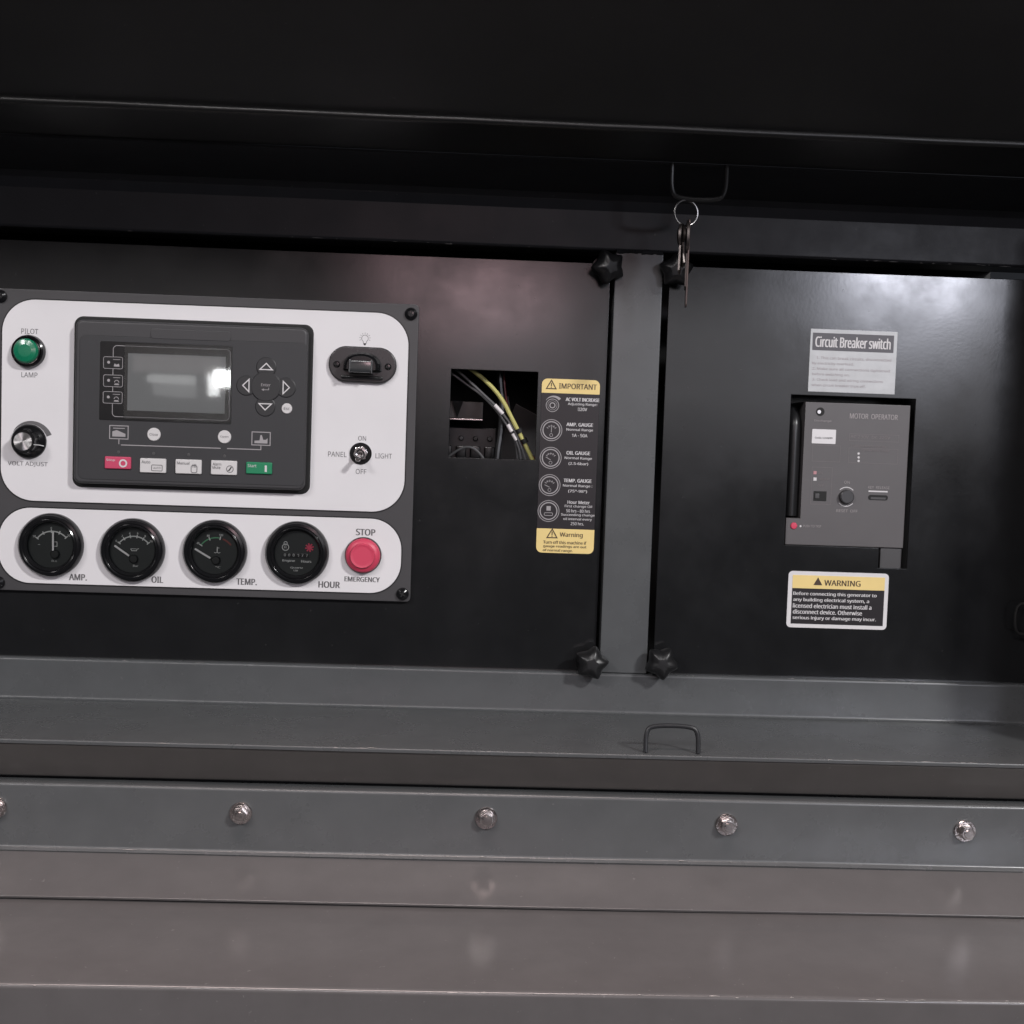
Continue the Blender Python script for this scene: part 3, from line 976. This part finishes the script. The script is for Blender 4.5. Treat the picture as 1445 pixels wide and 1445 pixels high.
B().text('Esc', 0, 0, 8 * S, 4 * S, YO - 0.0014, 0.005).build('print', INK, o)
# mains / generator diagram
b = B()
for px, py in ((168, 610), (368.5, 619)):
    c = cpt(px, py)
    b.stroke([(c[0] - 12.6 * S, c[1] - 9 * S), (c[0] + 12.6 * S, c[1] - 9 * S), (c[0] + 12.6 * S, c[1] + 9 * S), (c[0] - 12.6 * S, c[1] + 9 * S)], 1.2 * S, YK, closed=True)
c = cpt(168, 610)
b.flat([(c[0] - 9 * S, c[1] - 6 * S), (c[0] + 9 * S, c[1] - 6 * S), (c[0] + 9 * S, c[1] - 2 * S), (c[0] + 4 * S, c[1]), (c[0] - 3 * S, c[1] + 3 * S), (c[0] - 9 * S, c[1] + 1 * S)], YK)
b.stroke([(c[0] - 8 * S, c[1] + 5.5 * S), (c[0] + 8 * S, c[1] + 5.5 * S)], 1.0 * S, YK)
c = cpt(368.5, 619)
b.flat([(c[0] - 9 * S, c[1] - 6.5 * S), (c[0] + 9 * S, c[1] - 6.5 * S), (c[0] + 9 * S, c[1] + 1 * S), (c[0] + 6.5 * S, c[1] - 1.5 * S), (c[0] + 3 * S, c[1] - 1.5 * S), (c[0] + 1 * S, c[1] + 5 * S), (c[0] - 1 * S, c[1] + 5 * S), (c[0] - 2 * S, c[1] - 2.5 * S), (c[0] - 9 * S, c[1] - 3 * S)], YK)
P_ = [cpt(168, 620), cpt(168.3, 627), cpt(316, 633), cpt(368, 635), cpt(368.3, 629)]
P_[1] = (P_[0][0], (P_[1][1] + P_[2][1] + P_[3][1]) / 3)
P_[3] = (P_[4][0], P_[1][1])
b.stroke([P_[0], (P_[1][0], P_[1][1] + 0.0006)], 1.1 * S, YK)
b.stroke([(P_[1][0] + 0.002, P_[1][1]), (P_[2][0] - 0.003, P_[1][1])], 1.2 * S, YK)
b.stroke([(P_[2][0] + 0.003, P_[1][1]), P_[3], P_[4]], 1.2 * S, YK)
b.build('mains_diagram', INKP, ctl)
for px, py, s in ((217.5, 613, 'Close'), (317, 616.5, 'Open')):
    c = cpt(px, py)
    o = B().lathe([(0, YO - 0.0012), (8.4 * S, YO - 0.0012), (9.2 * S, YO - 0.0006), (9.2 * S, YO + 0.0002)], 0, 0, n=30).build('breaker_key', IVORY, ctl, (c[0], 0, c[1]))
    B().text(s, 0, 0, 11.5 * S, 3.4 * S, YO - 0.0014, 0.0).build('print', INK, o)
b = B()
for px, py in ((167.5, 638), (217, 640), (266.5, 641.5), (317, 643.5)):
    c = cpt(px, py)
    o = B().lathe([(0, YO - 0.0004), (2.0 * S, YO - 0.0003), (2.2 * S, YO + 0.0001)], 0, 0, n=14).build('led_dot', mat('unlit_led', (0.075, 0.074, 0.076), 0.3), ctl, (c[0], 0, c[1]))
b.bm.free()
for px, py, h, m_, txt, sym in ((167, 653, 17, PINKB, 'Stop', 'o'), (216.5, 657, 20, IVORY, 'Auto', 'b'), (266.5, 658.5, 20, IVORY, 'Manual', 'h'), (316.5, 660, 20, IVORY, 'Alarm', 'm'), (366, 660.5, 16.5, GREENB, 'Start', 'i')):
    c = cpt(px, py)
    w_, h_ = 18 * S, h / 2 * S
    o = B().prism(rrect(-w_, w_, -h_, h_, 0.0012, 4), YO - 0.0020, YO + 0.0002, 0.0009, 3).build('function_key', m_, ctl, (c[0], 0, c[1]))
    ink = INKW if m_ is not IVORY else INK
    yy = YO - 0.0022
    b = B()
    b.text(txt, -15.5 * S, h_ - 5.2 * S, 12 * S if len(txt) < 6 else 17 * S, 4.0 * S, yy, 0.012, align='L')
    if sym == 'o':
        b.ring(7.5 * S, -0.5 * S, 4.6 * S, 2.2 * S, yy, n=24)
    elif sym == 'b':
        b.stroke(rrect(-1.5 * S, 13 * S, -7 * S, 1 * S, 1.2 * S, 3), 0.9 * S, yy, closed=True)
        b.text('AUTO', 5.7 * S, -3 * S, 10 * S, 2.6 * S, yy)
    elif sym == 'h':
        b.stroke(rrect(4 * S, 12 * S, -8 * S, 2 * S, 2.4 * S, 4), 0.9 * S, yy, closed=True)
        for q in (-1.6, 0.4, 2.4):
            b.stroke([((8 + q) * S, -1 * S), ((8 + q) * S, 4 * S)], 0.8 * S, yy)
    elif sym == 'm':
        b.text('Mute', -15.5 * S, h_ - 10.0 * S, 11 * S, 3.8 * S, yy, 0.012, align='L')
        b.ring(8.5 * S, -1.5 * S, 4.6 * S, 0.9 * S, yy, n=20).stroke([(5 * S, -5 * S), (12 * S, 2 * S)], 0.9 * S, yy).stroke([(7 * S, -4 * S), (10.2 * S, 1 * S)], 1.8 * S, yy)
    else:
        b.stroke([(9.5 * S, -5 * S), (9.5 * S, 4 * S)], 3.0 * S, yy)
    b.build('print', ink, o)

# ================================================================== stickers
def sticker(name, label, l, r_, t_, b_, rad, base, y=0.0):
    e = pxrect(l, r_, t_, b_, y)
    root = thing(name, label, 'sticker', ((e[0] + e[1]) / 2, y, e[2]))
    hw, h = (e[1] - e[0]) / 2, e[3] - e[2]
    B().prism(rrect(-hw, hw, 0, h, rad, 6) if rad else [(-hw, 0), (hw, 0), (hw, h), (-hw, h)], -0.0004, -0.00005, 0.00012, 1).build('backing', base, root)
    return root, hw, h, Vector(root.location)


def warn_tri(b, cx, cz, s, y, fill=False):
    tri = [(cx, cz + s * 0.62), (cx - s * 0.62, cz - s * 0.45), (cx + s * 0.62, cz - s * 0.45)]
    if fill:
        b.flat(tri, y)
    else:
        b.stroke(tri, s * 0.13, y, closed=True)
        b.stroke([(cx, cz + s * 0.3), (cx, cz - s * 0.12)], s * 0.13, y)
        b.stroke([(cx, cz - s * 0.2), (cx, cz - s * 0.33)], s * 0.13, y)


# gauge legend
st, hw, h, SO = sticker('gauge_legend_sticker', 'tall black sticker with yellow ends headed IMPORTANT beside the wiring window', (760.5, 660), (842, 662), (806, 535.5), (797, 780.5), 0.0055, STICKB)
zy1 = Z(805, 555.5) - SO.z
zy2 = Z(797, 746.5) - SO.z
B().prism(rrect(-hw, hw, zy1, h + 0.0001, 0.0055, 6, (0, 0, 1, 1)), -0.0006, -0.0003).build('yellow_band', YELLOW, st)
B().prism(rrect(-hw, hw, -0.0001, zy2, 0.0055, 6, (1, 1, 0, 0)), -0.0006, -0.0003).build('yellow_band', YELLOW, st)
b = B()
sp = lambda px, py: (X(px, py) - SO.x, Z(px, py) - SO.z)
Y1, Y2 = -0.0008, -0.0006
c = sp(815.5, 545.5)
b.text('IMPORTANT', c[0], c[1], 54 * S, 7.6 * S, Y1, 0.025)
c = sp(778, 543.5)
warn_tri(b, c[0], c[1], 11 * S, Y1)
BROWN = mat('brown_print', (0.06, 0.035, 0.02), 0.5)
b.build('heading', BROWN, st)
b = B()
c = sp(806, 755.5)
b.text('Warning', c[0], c[1], 33 * S, 8 * S, Y1, 0.025)
c = sp(779, 753.5)
warn_tri(b, c[0], c[1], 11.5 * S, Y1)
b.build('heading', BROWN, st)
b = B()
for s, px, py, w in (('Turn off this machine if', 797, 765.5, 62), ('gauge readings are out', 797, 771.5, 62), ('of normal range.', 787, 777, 43)):
    c = sp(px, py)
    b.text(s, c[0], c[1], w * S, 4.6 * S, Y1, 0.03)
b.build('dark_lettering', BROWN, st)
for px, py, lines in ((822, 571, (('AC VOLT INCREASE', 48, 1), ('Adjusting Range:', 42, 0), ('\u00b120V', 13, 0))),
                      (818, 607, (('AMP. GAUGE', 38, 1), ('Normal Range', 38, 0), ('1A - 50A', 22, 0))),
                      (816, 647, (('OIL GAUGE', 34, 1), ('Normal Range', 39, 0), ('(2.5-6bar)', 28, 0))),
                      (815, 686, (('TEMP. GAUGE', 40, 1), ('Normal Range :', 42, 0), ('(75\u00b0-98\u00b0)', 27, 0)))):
    gap = 6.8 if py < 580 else 7.6
    b = B()
    for i, (s, w, bd) in enumerate(lines):
        c = sp(px, py + (i - 1) * gap)
        b.text(s, c[0], c[1], w * S, 5.0 * S if bd else 4.6 * S, Y2, 0.05 if bd else 0.02)
    b.build('white_lettering', INKW, st)
b = B()
for i, (s, w) in enumerate((('Hour Meter', 32), ('First change Oil', 39), ('50 hrs - 80 hrs', 34), ('Succeeding change', 48), ('oil interval every', 41), ('250 hrs.', 19))):
    c = sp(816.5 - i * 0.4, 709 + i * 6.0)
    b.text(s, c[0], c[1], w * S, 4.6 * S, Y2, 0.03 if i == 0 else 0.012)
b.build('white_lettering', INKW, st)
for px, py in ((779.5, 572), (778, 607), (777, 646), (775.5, 684.5), (774, 721)):
    c = sp(px, py)
    b = B()
    if py < 580:
        b.ring(c[0], c[1], 3.6 * S, 1.4 * S, Y2, n=20).ring(c[0], c[1], 9 * S, 0.9 * S, Y2, n=26).ring(c[0], c[1], 6.5 * S, 0.5 * S, Y2, n=26)
        n = 12
        prev = None
        for i in range(n + 1):
            a = R(145 - 105 * i / n)
            cur = ((c[0] + 11.5 * S * math.cos(a), Y2, c[1] + 11.5 * S * math.sin(a)), (c[0] + (11.8 + 3.6 * i / n) * S * math.cos(a), Y2, c[1] + (11.8 + 3.6 * i / n) * S * math.sin(a)))
            if prev:
                b.face([prev[0], cur[0], cur[1], prev[1]])
            prev = cur
        b.build('gauge_symbol', INKP, st)
        continue
    b.ring(c[0], c[1], 15 * S, 0.9 * S, Y2, n=36).ring(c[0], c[1], 12 * S, 1.5 * S, Y2, n=36)
    if py < 700:
        b.ring(c[0], c[1] - 1 * S, 7 * S, 0.6 * S, Y2, 35, 145, 12)
        for k in range(5):
            a = R(35 + 27.5 * k)
            b.stroke([(c[0] + 5.5 * S * math.cos(a), c[1] - S + 5.5 * S * math.sin(a)), (c[0] + 8.6 * S * math.cos(a), c[1] - S + 8.6 * S * math.sin(a))], 0.7 * S, Y2)
        a = R(90 if py < 620 else (155 if py > 660 else 150))
        b.stroke([(c[0], c[1] - 3 * S), (c[0] + 8 * S * math.cos(a), c[1] - 3 * S + 8 * S * math.sin(a))], 0.9 * S, Y2)
        b.ring(c[0], c[1] - 7 * S, 2.2 * S, 0.6 * S, Y2, n=12)
    else:
        b.flat([(c[0] - 3 * S, c[1] + 0.5 * S), (c[0] + 3 * S, c[1] + 0.5 * S), (c[0] + 3 * S, c[1] + 7 * S), (c[0] - 3 * S, c[1] + 7 * S)], Y2)
        b.stroke(rrect(c[0] - 6 * S, c[0] + 6 * S, c[1] - 6.5 * S, c[1] - 2.5 * S, 1.5 * S, 3), 0.8 * S, Y2, closed=True)
    b.build('gauge_symbol', INKP, st)

# circuit breaker sticker
st, hw, h, SO = sticker('breaker_sticker', 'silver white sticker headed Circuit Breaker switch above the breaker cutout', (1142, 509), (1264.5, 511), (1205, 466), (1201, 554.5), 0, STICKS)
sp = lambda px, py: (X(px, py) - SO.x, Z(px, py) - SO.z)
e0, e1, e2, e3 = pxrect((1146.5, 483), (1261, 485), (1204, 471.5), (1203, 496), 0)
B().prism([(e0 - SO.x, e2 - SO.z), (e1 - SO.x, e2 - SO.z), (e1 - SO.x, e3 - SO.z), (e0 - SO.x, e3 - SO.z)], -0.0006, -0.0003).build('title_band', mat('sticker_slate', (0.075, 0.07, 0.08), 0.4), st)
c = sp(1203.5, 483.7)
B().text('Circuit Breaker switch', c[0], c[1], 109 * S, 15.5 * S, -0.0008, 0.03).build('title', INKW, st)
b = B()
for i, (s, x_, w) in enumerate((('1. This can break circuits, disconnected', 1152, 108), ('by electricity overload.', 1146, 60), ('2. Make sure all connections tightened', 1146, 112), ('before switching on.', 1146, 54), ('3. Check load and wiring connections', 1146, 102), ('when circuit breaker trips off.', 1145, 78))):
    c = sp(x_, 504.8 + i * 7.7 + (0.0))
    b.text(s, c[0], c[1] - 0.0012 * 0, w * S, 4.6 * S, -0.0006, 0.0, align='L')
b.build('small_lettering', mat('faint_red_print', (0.33, 0.28, 0.30), 0.5), st)

# warning sticker
st, hw, h, SO = sticker('warning_sticker', 'white bordered sticker with yellow WARNING band below the breaker cutout', (1111, 846), (1252.5, 849), (1184, 807.5), (1180, 887), 0.0042, STICKW)
sp = lambda px, py: (X(px, py) - SO.x, Z(px, py) - SO.z)
e0, e1, e2, e3 = pxrect((1117, 846), (1247, 849), (1183, 813), (1180, 881.5), 0)
zs = Z(1182, 831.5)
B().prism([(e0 - SO.x, zs - SO.z), (e1 - SO.x, zs - SO.z), (e1 - SO.x, e3 - SO.z), (e0 - SO.x, e3 - SO.z)], -0.0006, -0.0003).build('yellow_band', YELLOW, st)
B().prism([(e0 - SO.x, e2 - SO.z), (e1 - SO.x, e2 - SO.z), (e1 - SO.x, zs - SO.z), (e0 - SO.x, zs - SO.z)], -0.00062, -0.0003).build('black_field', STICKB, st)
b = B()
c = sp(1188.5, 823)
b.text('WARNING', c[0], c[1], 53 * S, 8.2 * S, -0.0008, 0.03)
c = sp(1154, 821)
warn_tri(b, c[0], c[1], 10.5 * S, -0.0008, True)
b.build('heading', mat('brown_print', (0.06, 0.035, 0.02), 0.5), st)
b = B()
for s, x_, py, w in (('Before connecting this generator to', 1119, 837.5, 122), ('any building electrical system, a', 1119, 846, 111), ('licensed electrician must install a', 1118.5, 854, 115), ('disconnect device. Otherwise', 1118.5, 862.5, 101), ('serious injury or damage may incur.', 1118, 871.5, 122)):
    c = sp(x_, py)
    b.text(s, c[0], c[1], w * S, 6.4 * S, -0.0008, 0.035, align='L')
b.build('lettering', INKW, st)

# ================================================================== circuit breaker
YB = 0.005
bl, br_, bb, bt = X(1133, 650, YB), X(1280, 670, YB), Z(1190, 771, YB), Z(1210, 569.5, YB)
fl_ = X(1108.5, 750, YB)
zn = Z(1120, 731, YB)
cb = thing('circuit_breaker', 'grey moulded circuit breaker with MOTOR OPERATOR face recessed in the black panel', 'circuit breaker', ((bl + br_) / 2, YB, bb))
CB = Vector(cb.location)
u = lambda px, py: (X(px, py, YB) - CB.x, Z(px, py, YB) - CB.z)
L0, L1 = bl - CB.x, br_ - CB.x
H1 = bt - bb
B().prism([(fl_ - CB.x, 0), (L1, 0), (L1, H1), (L0, H1), (L0, zn - bb), (fl_ - CB.x, zn - bb)], 0, 0.05, 0.0009).build('front_cover', BREAK, cb)
B().box(X(1243, 785, YB) - CB.x, L1 - 0.0005, 0.002, 0.05, -0.023, -0.0005, 0.0006).build('lower_tab', BREAKD, cb)
B().box(fl_ - CB.x - 0.004, L1 + 0.012, 0.052, 0.12, -0.03, H1 + 0.02, 0.002).build('body', BLKPL, cb)
c0, c1 = u(1123, 585), u(1119, 728)
cxm = (c0[0] + c1[0]) / 2
B().tube([(cxm, 0.052, c0[1] + 0.008), (cxm, 0.022, c0[1] + 0.006), (cxm, 0.010, c0[1] - 0.004), (cxm, 0.007, c0[1] - 0.015), (cxm, 0.007, c1[1])], 0.0062, 14, smooth=2).build('charging_handle', BLKPL, cb)
# mode slide window, selector knob, key slot, screw, trip button, label
c = u(1157, 700)
B().box(c[0] - 0.0064, c[0] + 0.0064, -0.0004, 0.0008, c[1] - 0.0048, c[1] + 0.0048).build('slide_window', RUBBER, cb)
B().box(c[0] - 0.0052, c[0] - 0.0008, -0.0012, 0.0005, c[1] - 0.0025, c[1] + 0.0025, 0.0005).build('slider', BREAKD, cb)
c = u(1194, 701)
B().lathe([(0, -0.0045), (0.0058, -0.0045), (0.0068, -0.0038), (0.0072, -0.0005), (0.0074, 0.0004)], c[0], c[1], n=36).build('selector_knob', mat('breaker_knob', (0.045, 0.044, 0.047), 0.4), cb)
b = B()
b.ring(c[0], c[1], 0.0094, 0.0008, -0.0002, 45, 135, 14).ring(c[0], c[1], 0.0094, 0.0008, -0.0002, 222, 318, 14)
b.build('selector_arcs', INKW, cb)
c = u(1239, 702)
B().prism(rrect(c[0] - 0.0098, c[0] + 0.0098, c[1] - 0.0026, c[1] + 0.0024, 0.0022, 5), -0.0004, 0.0006).build('key_slot', RUBBER, cb)
B().box(c[0] - 0.0075, c[0] + 0.0075, -0.0007, 0.0004, c[1] - 0.0019, c[1] + 0.0002).build('slot_bar', BREAKD, cb)
c = u(1157.5, 581)
B().lathe([(0, -0.0002), (0.0042, -0.0002), (0.0042, 0.0004)], c[0], c[1], n=24).build('screw_recess', RUBBER, cb)
B().lathe([(0, -0.0008), (0.0018, -0.0008), (0.0022, -0.0001)], c[0] - 0.0012, c[1] - 0.0002, n=16).build('screw', CHROME, cb)
c = u(1120, 742)
B().lathe([(0, -0.0014), (0.0028, -0.0012), (0.0034, -0.0004), (0.0034, 0.0004)], c[0], c[1], n=24).build('trip_button', RED, cb)
c = u(1162.5, 616)
o = B().prism(rrect(c[0] - 17.3 * S, c[0] + 17.3 * S, c[1] - 10.3 * S, c[1] + 10.3 * S, 0.0007, 3), -0.0004, 0.0003).build('paper_label', STICKW, cb)
B().text('CLASS / COUNTRY', c[0], c[1] - 2.0 * S, 26 * S, 2.4 * S, -0.0006, 0.01).build('print', INKD, o)
BP = mat('breaker_print', (0.34, 0.31, 0.315), 0.5)
c = u(1233, 588)
B().text('MOTOR  OPERATOR', c[0], c[1], 70 * S, 7.5 * S, -0.0003, 0.02).build('lettering', BP, cb)
for s, px, py, w, h_ in (('Discharge', 1161, 594, 25, 3.6), ('ON', 1195, 680.5, 8, 4), ('RESET  OFF', 1195, 721, 31, 4), ('KEY  RELEASE', 1240, 688, 31, 3.8), ('PUSH TO TRIP', 1146, 742.5, 26, 3.4)):
    c = u(px, py)
    B().text(s, c[0], c[1], w * S, h_ * S, -0.0003, 0.0).build('lettering', BP, cb)
b = B()
for s, px, py, w, h_ in (('AC 230V  DC 220V', 1228, 617, 58, 4.2), ('CHARGING MOTOR CONTROL', 1226, 630, 52, 3), ('OPERATING TIME', 1235, 636, 40, 3), ('ON', 1157, 667, 7, 3.4), ('MANUAL', 1164, 676, 15, 3), ('OFF', 1158, 685, 9, 3)):
    c = u(px, py)
    b.text(s, c[0], c[1], w * S, h_ * S, -0.0003, 0.0)
for l_, r2, t_, b_ in ((1147, 1185, 627, 652), (1146, 1172, 658, 712), (1198, 1266, 631, 655), (1199, 1268, 611, 624)):
    p, q = u(l_, t_ + 1), u(r2, b_)
    b.stroke([(p[0], p[1]), (q[0], p[1]), (q[0], q[1]), (p[0], q[1])], 0.35 * S, -0.0002, closed=True)
b.build('fine_print', mat('breaker_faint_print', (0.20, 0.175, 0.18), 0.5), cb)
for py in (640, 645.5, 650.5):
    c = u(1211.5, py)
    B().disc(c[0], c[1], 1.7 * S, -0.0003, 12).build('white_dot', INKW, cb)
sq = lambda c, k: [(c[0] - k, c[1] - k), (c[0] + k, c[1] - k), (c[0] + k, c[1] + k), (c[0] - k, c[1] + k)]
B().flat(sq(u(1150, 676), 2.3 * S), -0.0003).build('white_square', INKW, cb)
c = u(1239, 693.5)
B().stroke([(c[0] - 14 * S, c[1]), (c[0] + 14 * S, c[1])], 2.0 * S, -0.0003).build('white_bar', INKW, cb)
c = u(1129.5, 742.5)
B().disc(c[0], c[1], 1.5 * S, -0.0003, 10).build('white_dot', INKW, cb)
b = B()
c = u(1150, 667)
b.flat([(c[0] - 2.3 * S, c[1] - 2.3 * S), (c[0] + 2.3 * S, c[1] - 2.3 * S), (c[0] + 2.3 * S, c[1] + 2.3 * S), (c[0] - 2.3 * S, c[1] + 2.3 * S)], -0.0003)
b.build('red_mark', INKR, cb)

# ================================================================== wiring behind the square window
def wpt(px, py, y):
    p = W(px, py, y)
    return (p.x, p.y, p.z)


def wire(name, label, pts, r, m, sleeves=(), ties=()):
    near = lambda p: (p[0], p[1], 0.008 + 0.28 * p[2])
    pts = [near(p) for p in pts]
    sleeves = [(near(a), near(b_)) for a, b_ in sleeves]
    ties = [(near(a), near(b_)) for a, b_ in ties]
    root = thing(name, label, 'wire', wpt(*pts[0]))
    o0 = Vector(root.location)
    P = [Vector(wpt(*p)) - o0 for p in pts]
    B().tube(P, r, 10, smooth=2).build('insulation', m, root)
    for a, b_ in sleeves:
        B().tube([Vector(wpt(*a)) - o0, Vector(wpt(*b_)) - o0], r * 1.55, 12).build('sleeve', SLEEVE, root)
    for a, b_ in ties:
        B().tube([Vector(wpt(*a)) - o0, Vector(wpt(*b_)) - o0], r * 1.6, 12).build('cable_tie', RUBBER, root)


wire('earth_wire', 'yellow green earth wire curving down across the square window', [(600, 480, 0.06), (650, 512, 0.045), (668, 523, 0.04), (692, 543, 0.035), (710, 565, 0.032), (722, 590, 0.03), (734, 613, 0.03), (746, 637, 0.032), (760, 668, 0.04)],
     0.0021, WIREY, ties=[((731, 605, 0.03), (734, 611, 0.03)), ((738.5, 619, 0.03), (741.5, 625, 0.031))])
wire('sleeved_wire', 'thin black wire with a long white marker sleeve beside the earth wire', [(620, 505, 0.06), (646, 523, 0.05), (668, 543, 0.042), (686, 560, 0.04), (699, 572, 0.04), (710, 584, 0.04), (722, 600, 0.037), (732, 620, 0.036), (742, 648, 0.04), (746, 670, 0.045)],
     0.0013, WIREB, sleeves=[((698, 571.5, 0.0395), (709.5, 584, 0.0395)), ((716.5, 599, 0.036), (722, 609, 0.036))])
wire('short_sleeved_wire', 'thin black wire ending in a short white sleeve lower in the window', [(605, 505, 0.075), (634, 524, 0.07), (655, 540, 0.068), (680, 557, 0.066), (702, 580, 0.055), (717, 602, 0.045), (728, 620, 0.042), (735, 640, 0.045), (736, 670, 0.05)],
     0.0013, WIREB, sleeves=[((723.5, 612, 0.041), (729, 621, 0.041))])
wire('loom_cable', 'thick black cable hanging down beside the terminal block', [(700, 470, 0.10), (706, 540, 0.10), (709, 575, 0.09), (707, 610, 0.08), (702, 640, 0.07), (699, 680, 0.07)], 0.0034, BLKPL)
wire('looped_wire', 'thin dark wire looping low in front of the terminal block', [(625, 650, 0.12), (650, 632, 0.10), (665, 630, 0.09), (678, 640, 0.09), (690, 660, 0.10), (700, 690, 0.10)], 0.0012, WIREB)
wire('tail_wire', 'thin grey wire dropping to the lower edge of the window behind the sleeves', [(716, 560, 0.16), (722, 600, 0.13), (728, 625, 0.11), (731, 650, 0.10), (731, 680, 0.10)], 0.0012, WIREB)
wire('red_wire', 'short dark red wire behind the yellow green wire', [(708, 490, 0.15), (712, 550, 0.14), (716, 575, 0.13), (724, 600, 0.12), (745, 640, 0.12), (770, 660, 0.12)], 0.0013, mat('red_wire', (0.18, 0.02, 0.02), 0.4))
# relay bracket, terminal block and baffle seen inside the box
p0, p1 = W(636, 566, 0.09), W(681, 594, 0.09)
rb = thing('relay_bracket', 'small grey metal bracket with bright lower edge inside the window', 'bracket', (p0.x - 0.03, 0.09, p1.z))
B().box(0, p1.x - p0.x + 0.03, 0.0, 0.1095, 0.002, p0.z - p1.z, 0.0008).build('plate', BRACK, rb)
B().box(0, p1.x - p0.x + 0.03, -0.004, 0.02, -0.0002, 0.0018, 0.0005).build('flange', STEEL, rb)
c = W(645, 590, 0.089)
B().prism([(-0.006, 0.018), (0, 0), (0.006, 0.018)], -0.004, -0.0002).build('notch_wedge', RUBBER, rb, (c.x - rb.location.x, -0.0002, c.z - rb.location.z))  # dark wedge laid on the plate in place of an open notch
p0, p1 = W(640, 602, 0.1), W(700, 660, 0.1)
tb = thing('terminal_block', 'black plastic terminal block in shadow inside the window', 'terminal block', (p0.x - 0.02, 0.1, p1.z))
wd = p1.x - p0.x + 0.02
B().box(0, wd, 0.004, 0.0995, -0.02, p0.z - p1.z, 0.002).build('body', BLKPL, tb)
for i in range(4):
    B().box(0.008 + i * 0.015, 0.019 + i * 0.015, -0.004, 0.006, 0.004, 0.022, 0.0015).build('terminal', BLKGL, tb)
    B().lathe([(0, -0.002), (0.002, -0.0018), (0.0028, 0), (0.0028, 0.005)], 0.0135 + i * 0.015, 0.030, n=16).build('terminal_screw', BREAKD, tb)
p0 = W(700, 600, 0.12)
B_ = B()
B_.box(-0.002, 0.06, -0.001, 0.0, -0.09, 0.03)
tag(B_.build('baffle_plate', mat('baffle_grey', (0.11, 0.11, 0.115), 0.4), None, (p0.x + 0.012, 0.115, p0.z - 0.004), (0.25, 0.45, -0.3)), 'slanting dark sheet metal baffle behind the wires', 'baffle')

# ================================================================== keys hanging from the upper latch loop
yk = -0.10
c = W(968, 300.5, yk)
kr = thing('key_ring', 'double wire split ring hanging from the upper latch loop', 'key ring', (c.x, yk, c.z), (0, 0, 0.25))
pts = []
for i in range(65):
    a = 2 * PI * 2 * i / 64 + PI / 2
    pts.append((0.0112 * math.cos(a), -0.0009 + 0.0018 * i / 64 + 0.0006 * math.sin(a * 0.5), 0.0112 * math.sin(a)))
B().tube(pts, 0.0008, 8).build('wire_coil', mat('ring_steel', (0.28, 0.27, 0.27), 0.3, metal=1.0), kr)


def key(label, px, py, y, yaw, lean, s=1.0, blade=0.030):
    c = W(px, py, y)
    root = thing('key', label, 'key', (c.x, y, c.z), (0, lean, yaw), group='keys on the split ring')
    head = [(0.0105 * math.cos(R(a)) * s, (-0.010 + 0.0115 * math.sin(R(a))) * s) for a in range(0, 360, 18)]
    hole = [(0.0028 * math.cos(R(a)) * s, (-0.0025 + 0.0026 * math.sin(R(a))) * s) for a in range(0, 360, 30)]
    B().prism(head, -0.0011, 0.0011, 0.0003, 1, holes=[hole]).build('head', BRASSY, root)
    z1 = -0.0195 * s
    bl_ = [(-0.004, z1), (0.004, z1)]
    for i in range(7):
        bl_ += [(0.004 - (0.0022 if i % 2 else 0.0004), z1 - blade * (i + 0.5) / 8)]
    bl_ += [(0.001, z1 - blade), (-0.004, z1 - blade + 0.003)]
    B().prism(bl_, -0.0009, 0.0009, 0.0002, 1).build('blade', BRASSY, root)
    return root


key('nickel key seen edge on, hanging straight down to the panel', 971, 314, yk - 0.003, R(84), R(-1), 1.3, 0.034)
key('nickel key turned aside in front of the star knob', 963, 318, yk + 0.001, R(70), R(8), 0.95, 0.026)
key('short nickel key behind the other keys', 961, 319, yk + 0.004, R(100), R(14), 0.85, 0.022)
c = W(971, 316, yk)
tg = thing('key_tag', 'long thin metal tag hanging edge on below the split ring', 'key tag', (c.x, yk - 0.006, c.z), (0, R(-1.2), R(86)))
B().prism(rrect(-0.005, 0.005, -0.074, 0.003, 0.003, 5), -0.0006, 0.0006, 0.0002, 1).build('strip', mat('tag_brown', (0.10, 0.075, 0.07), 0.4, metal=0.6), tg)
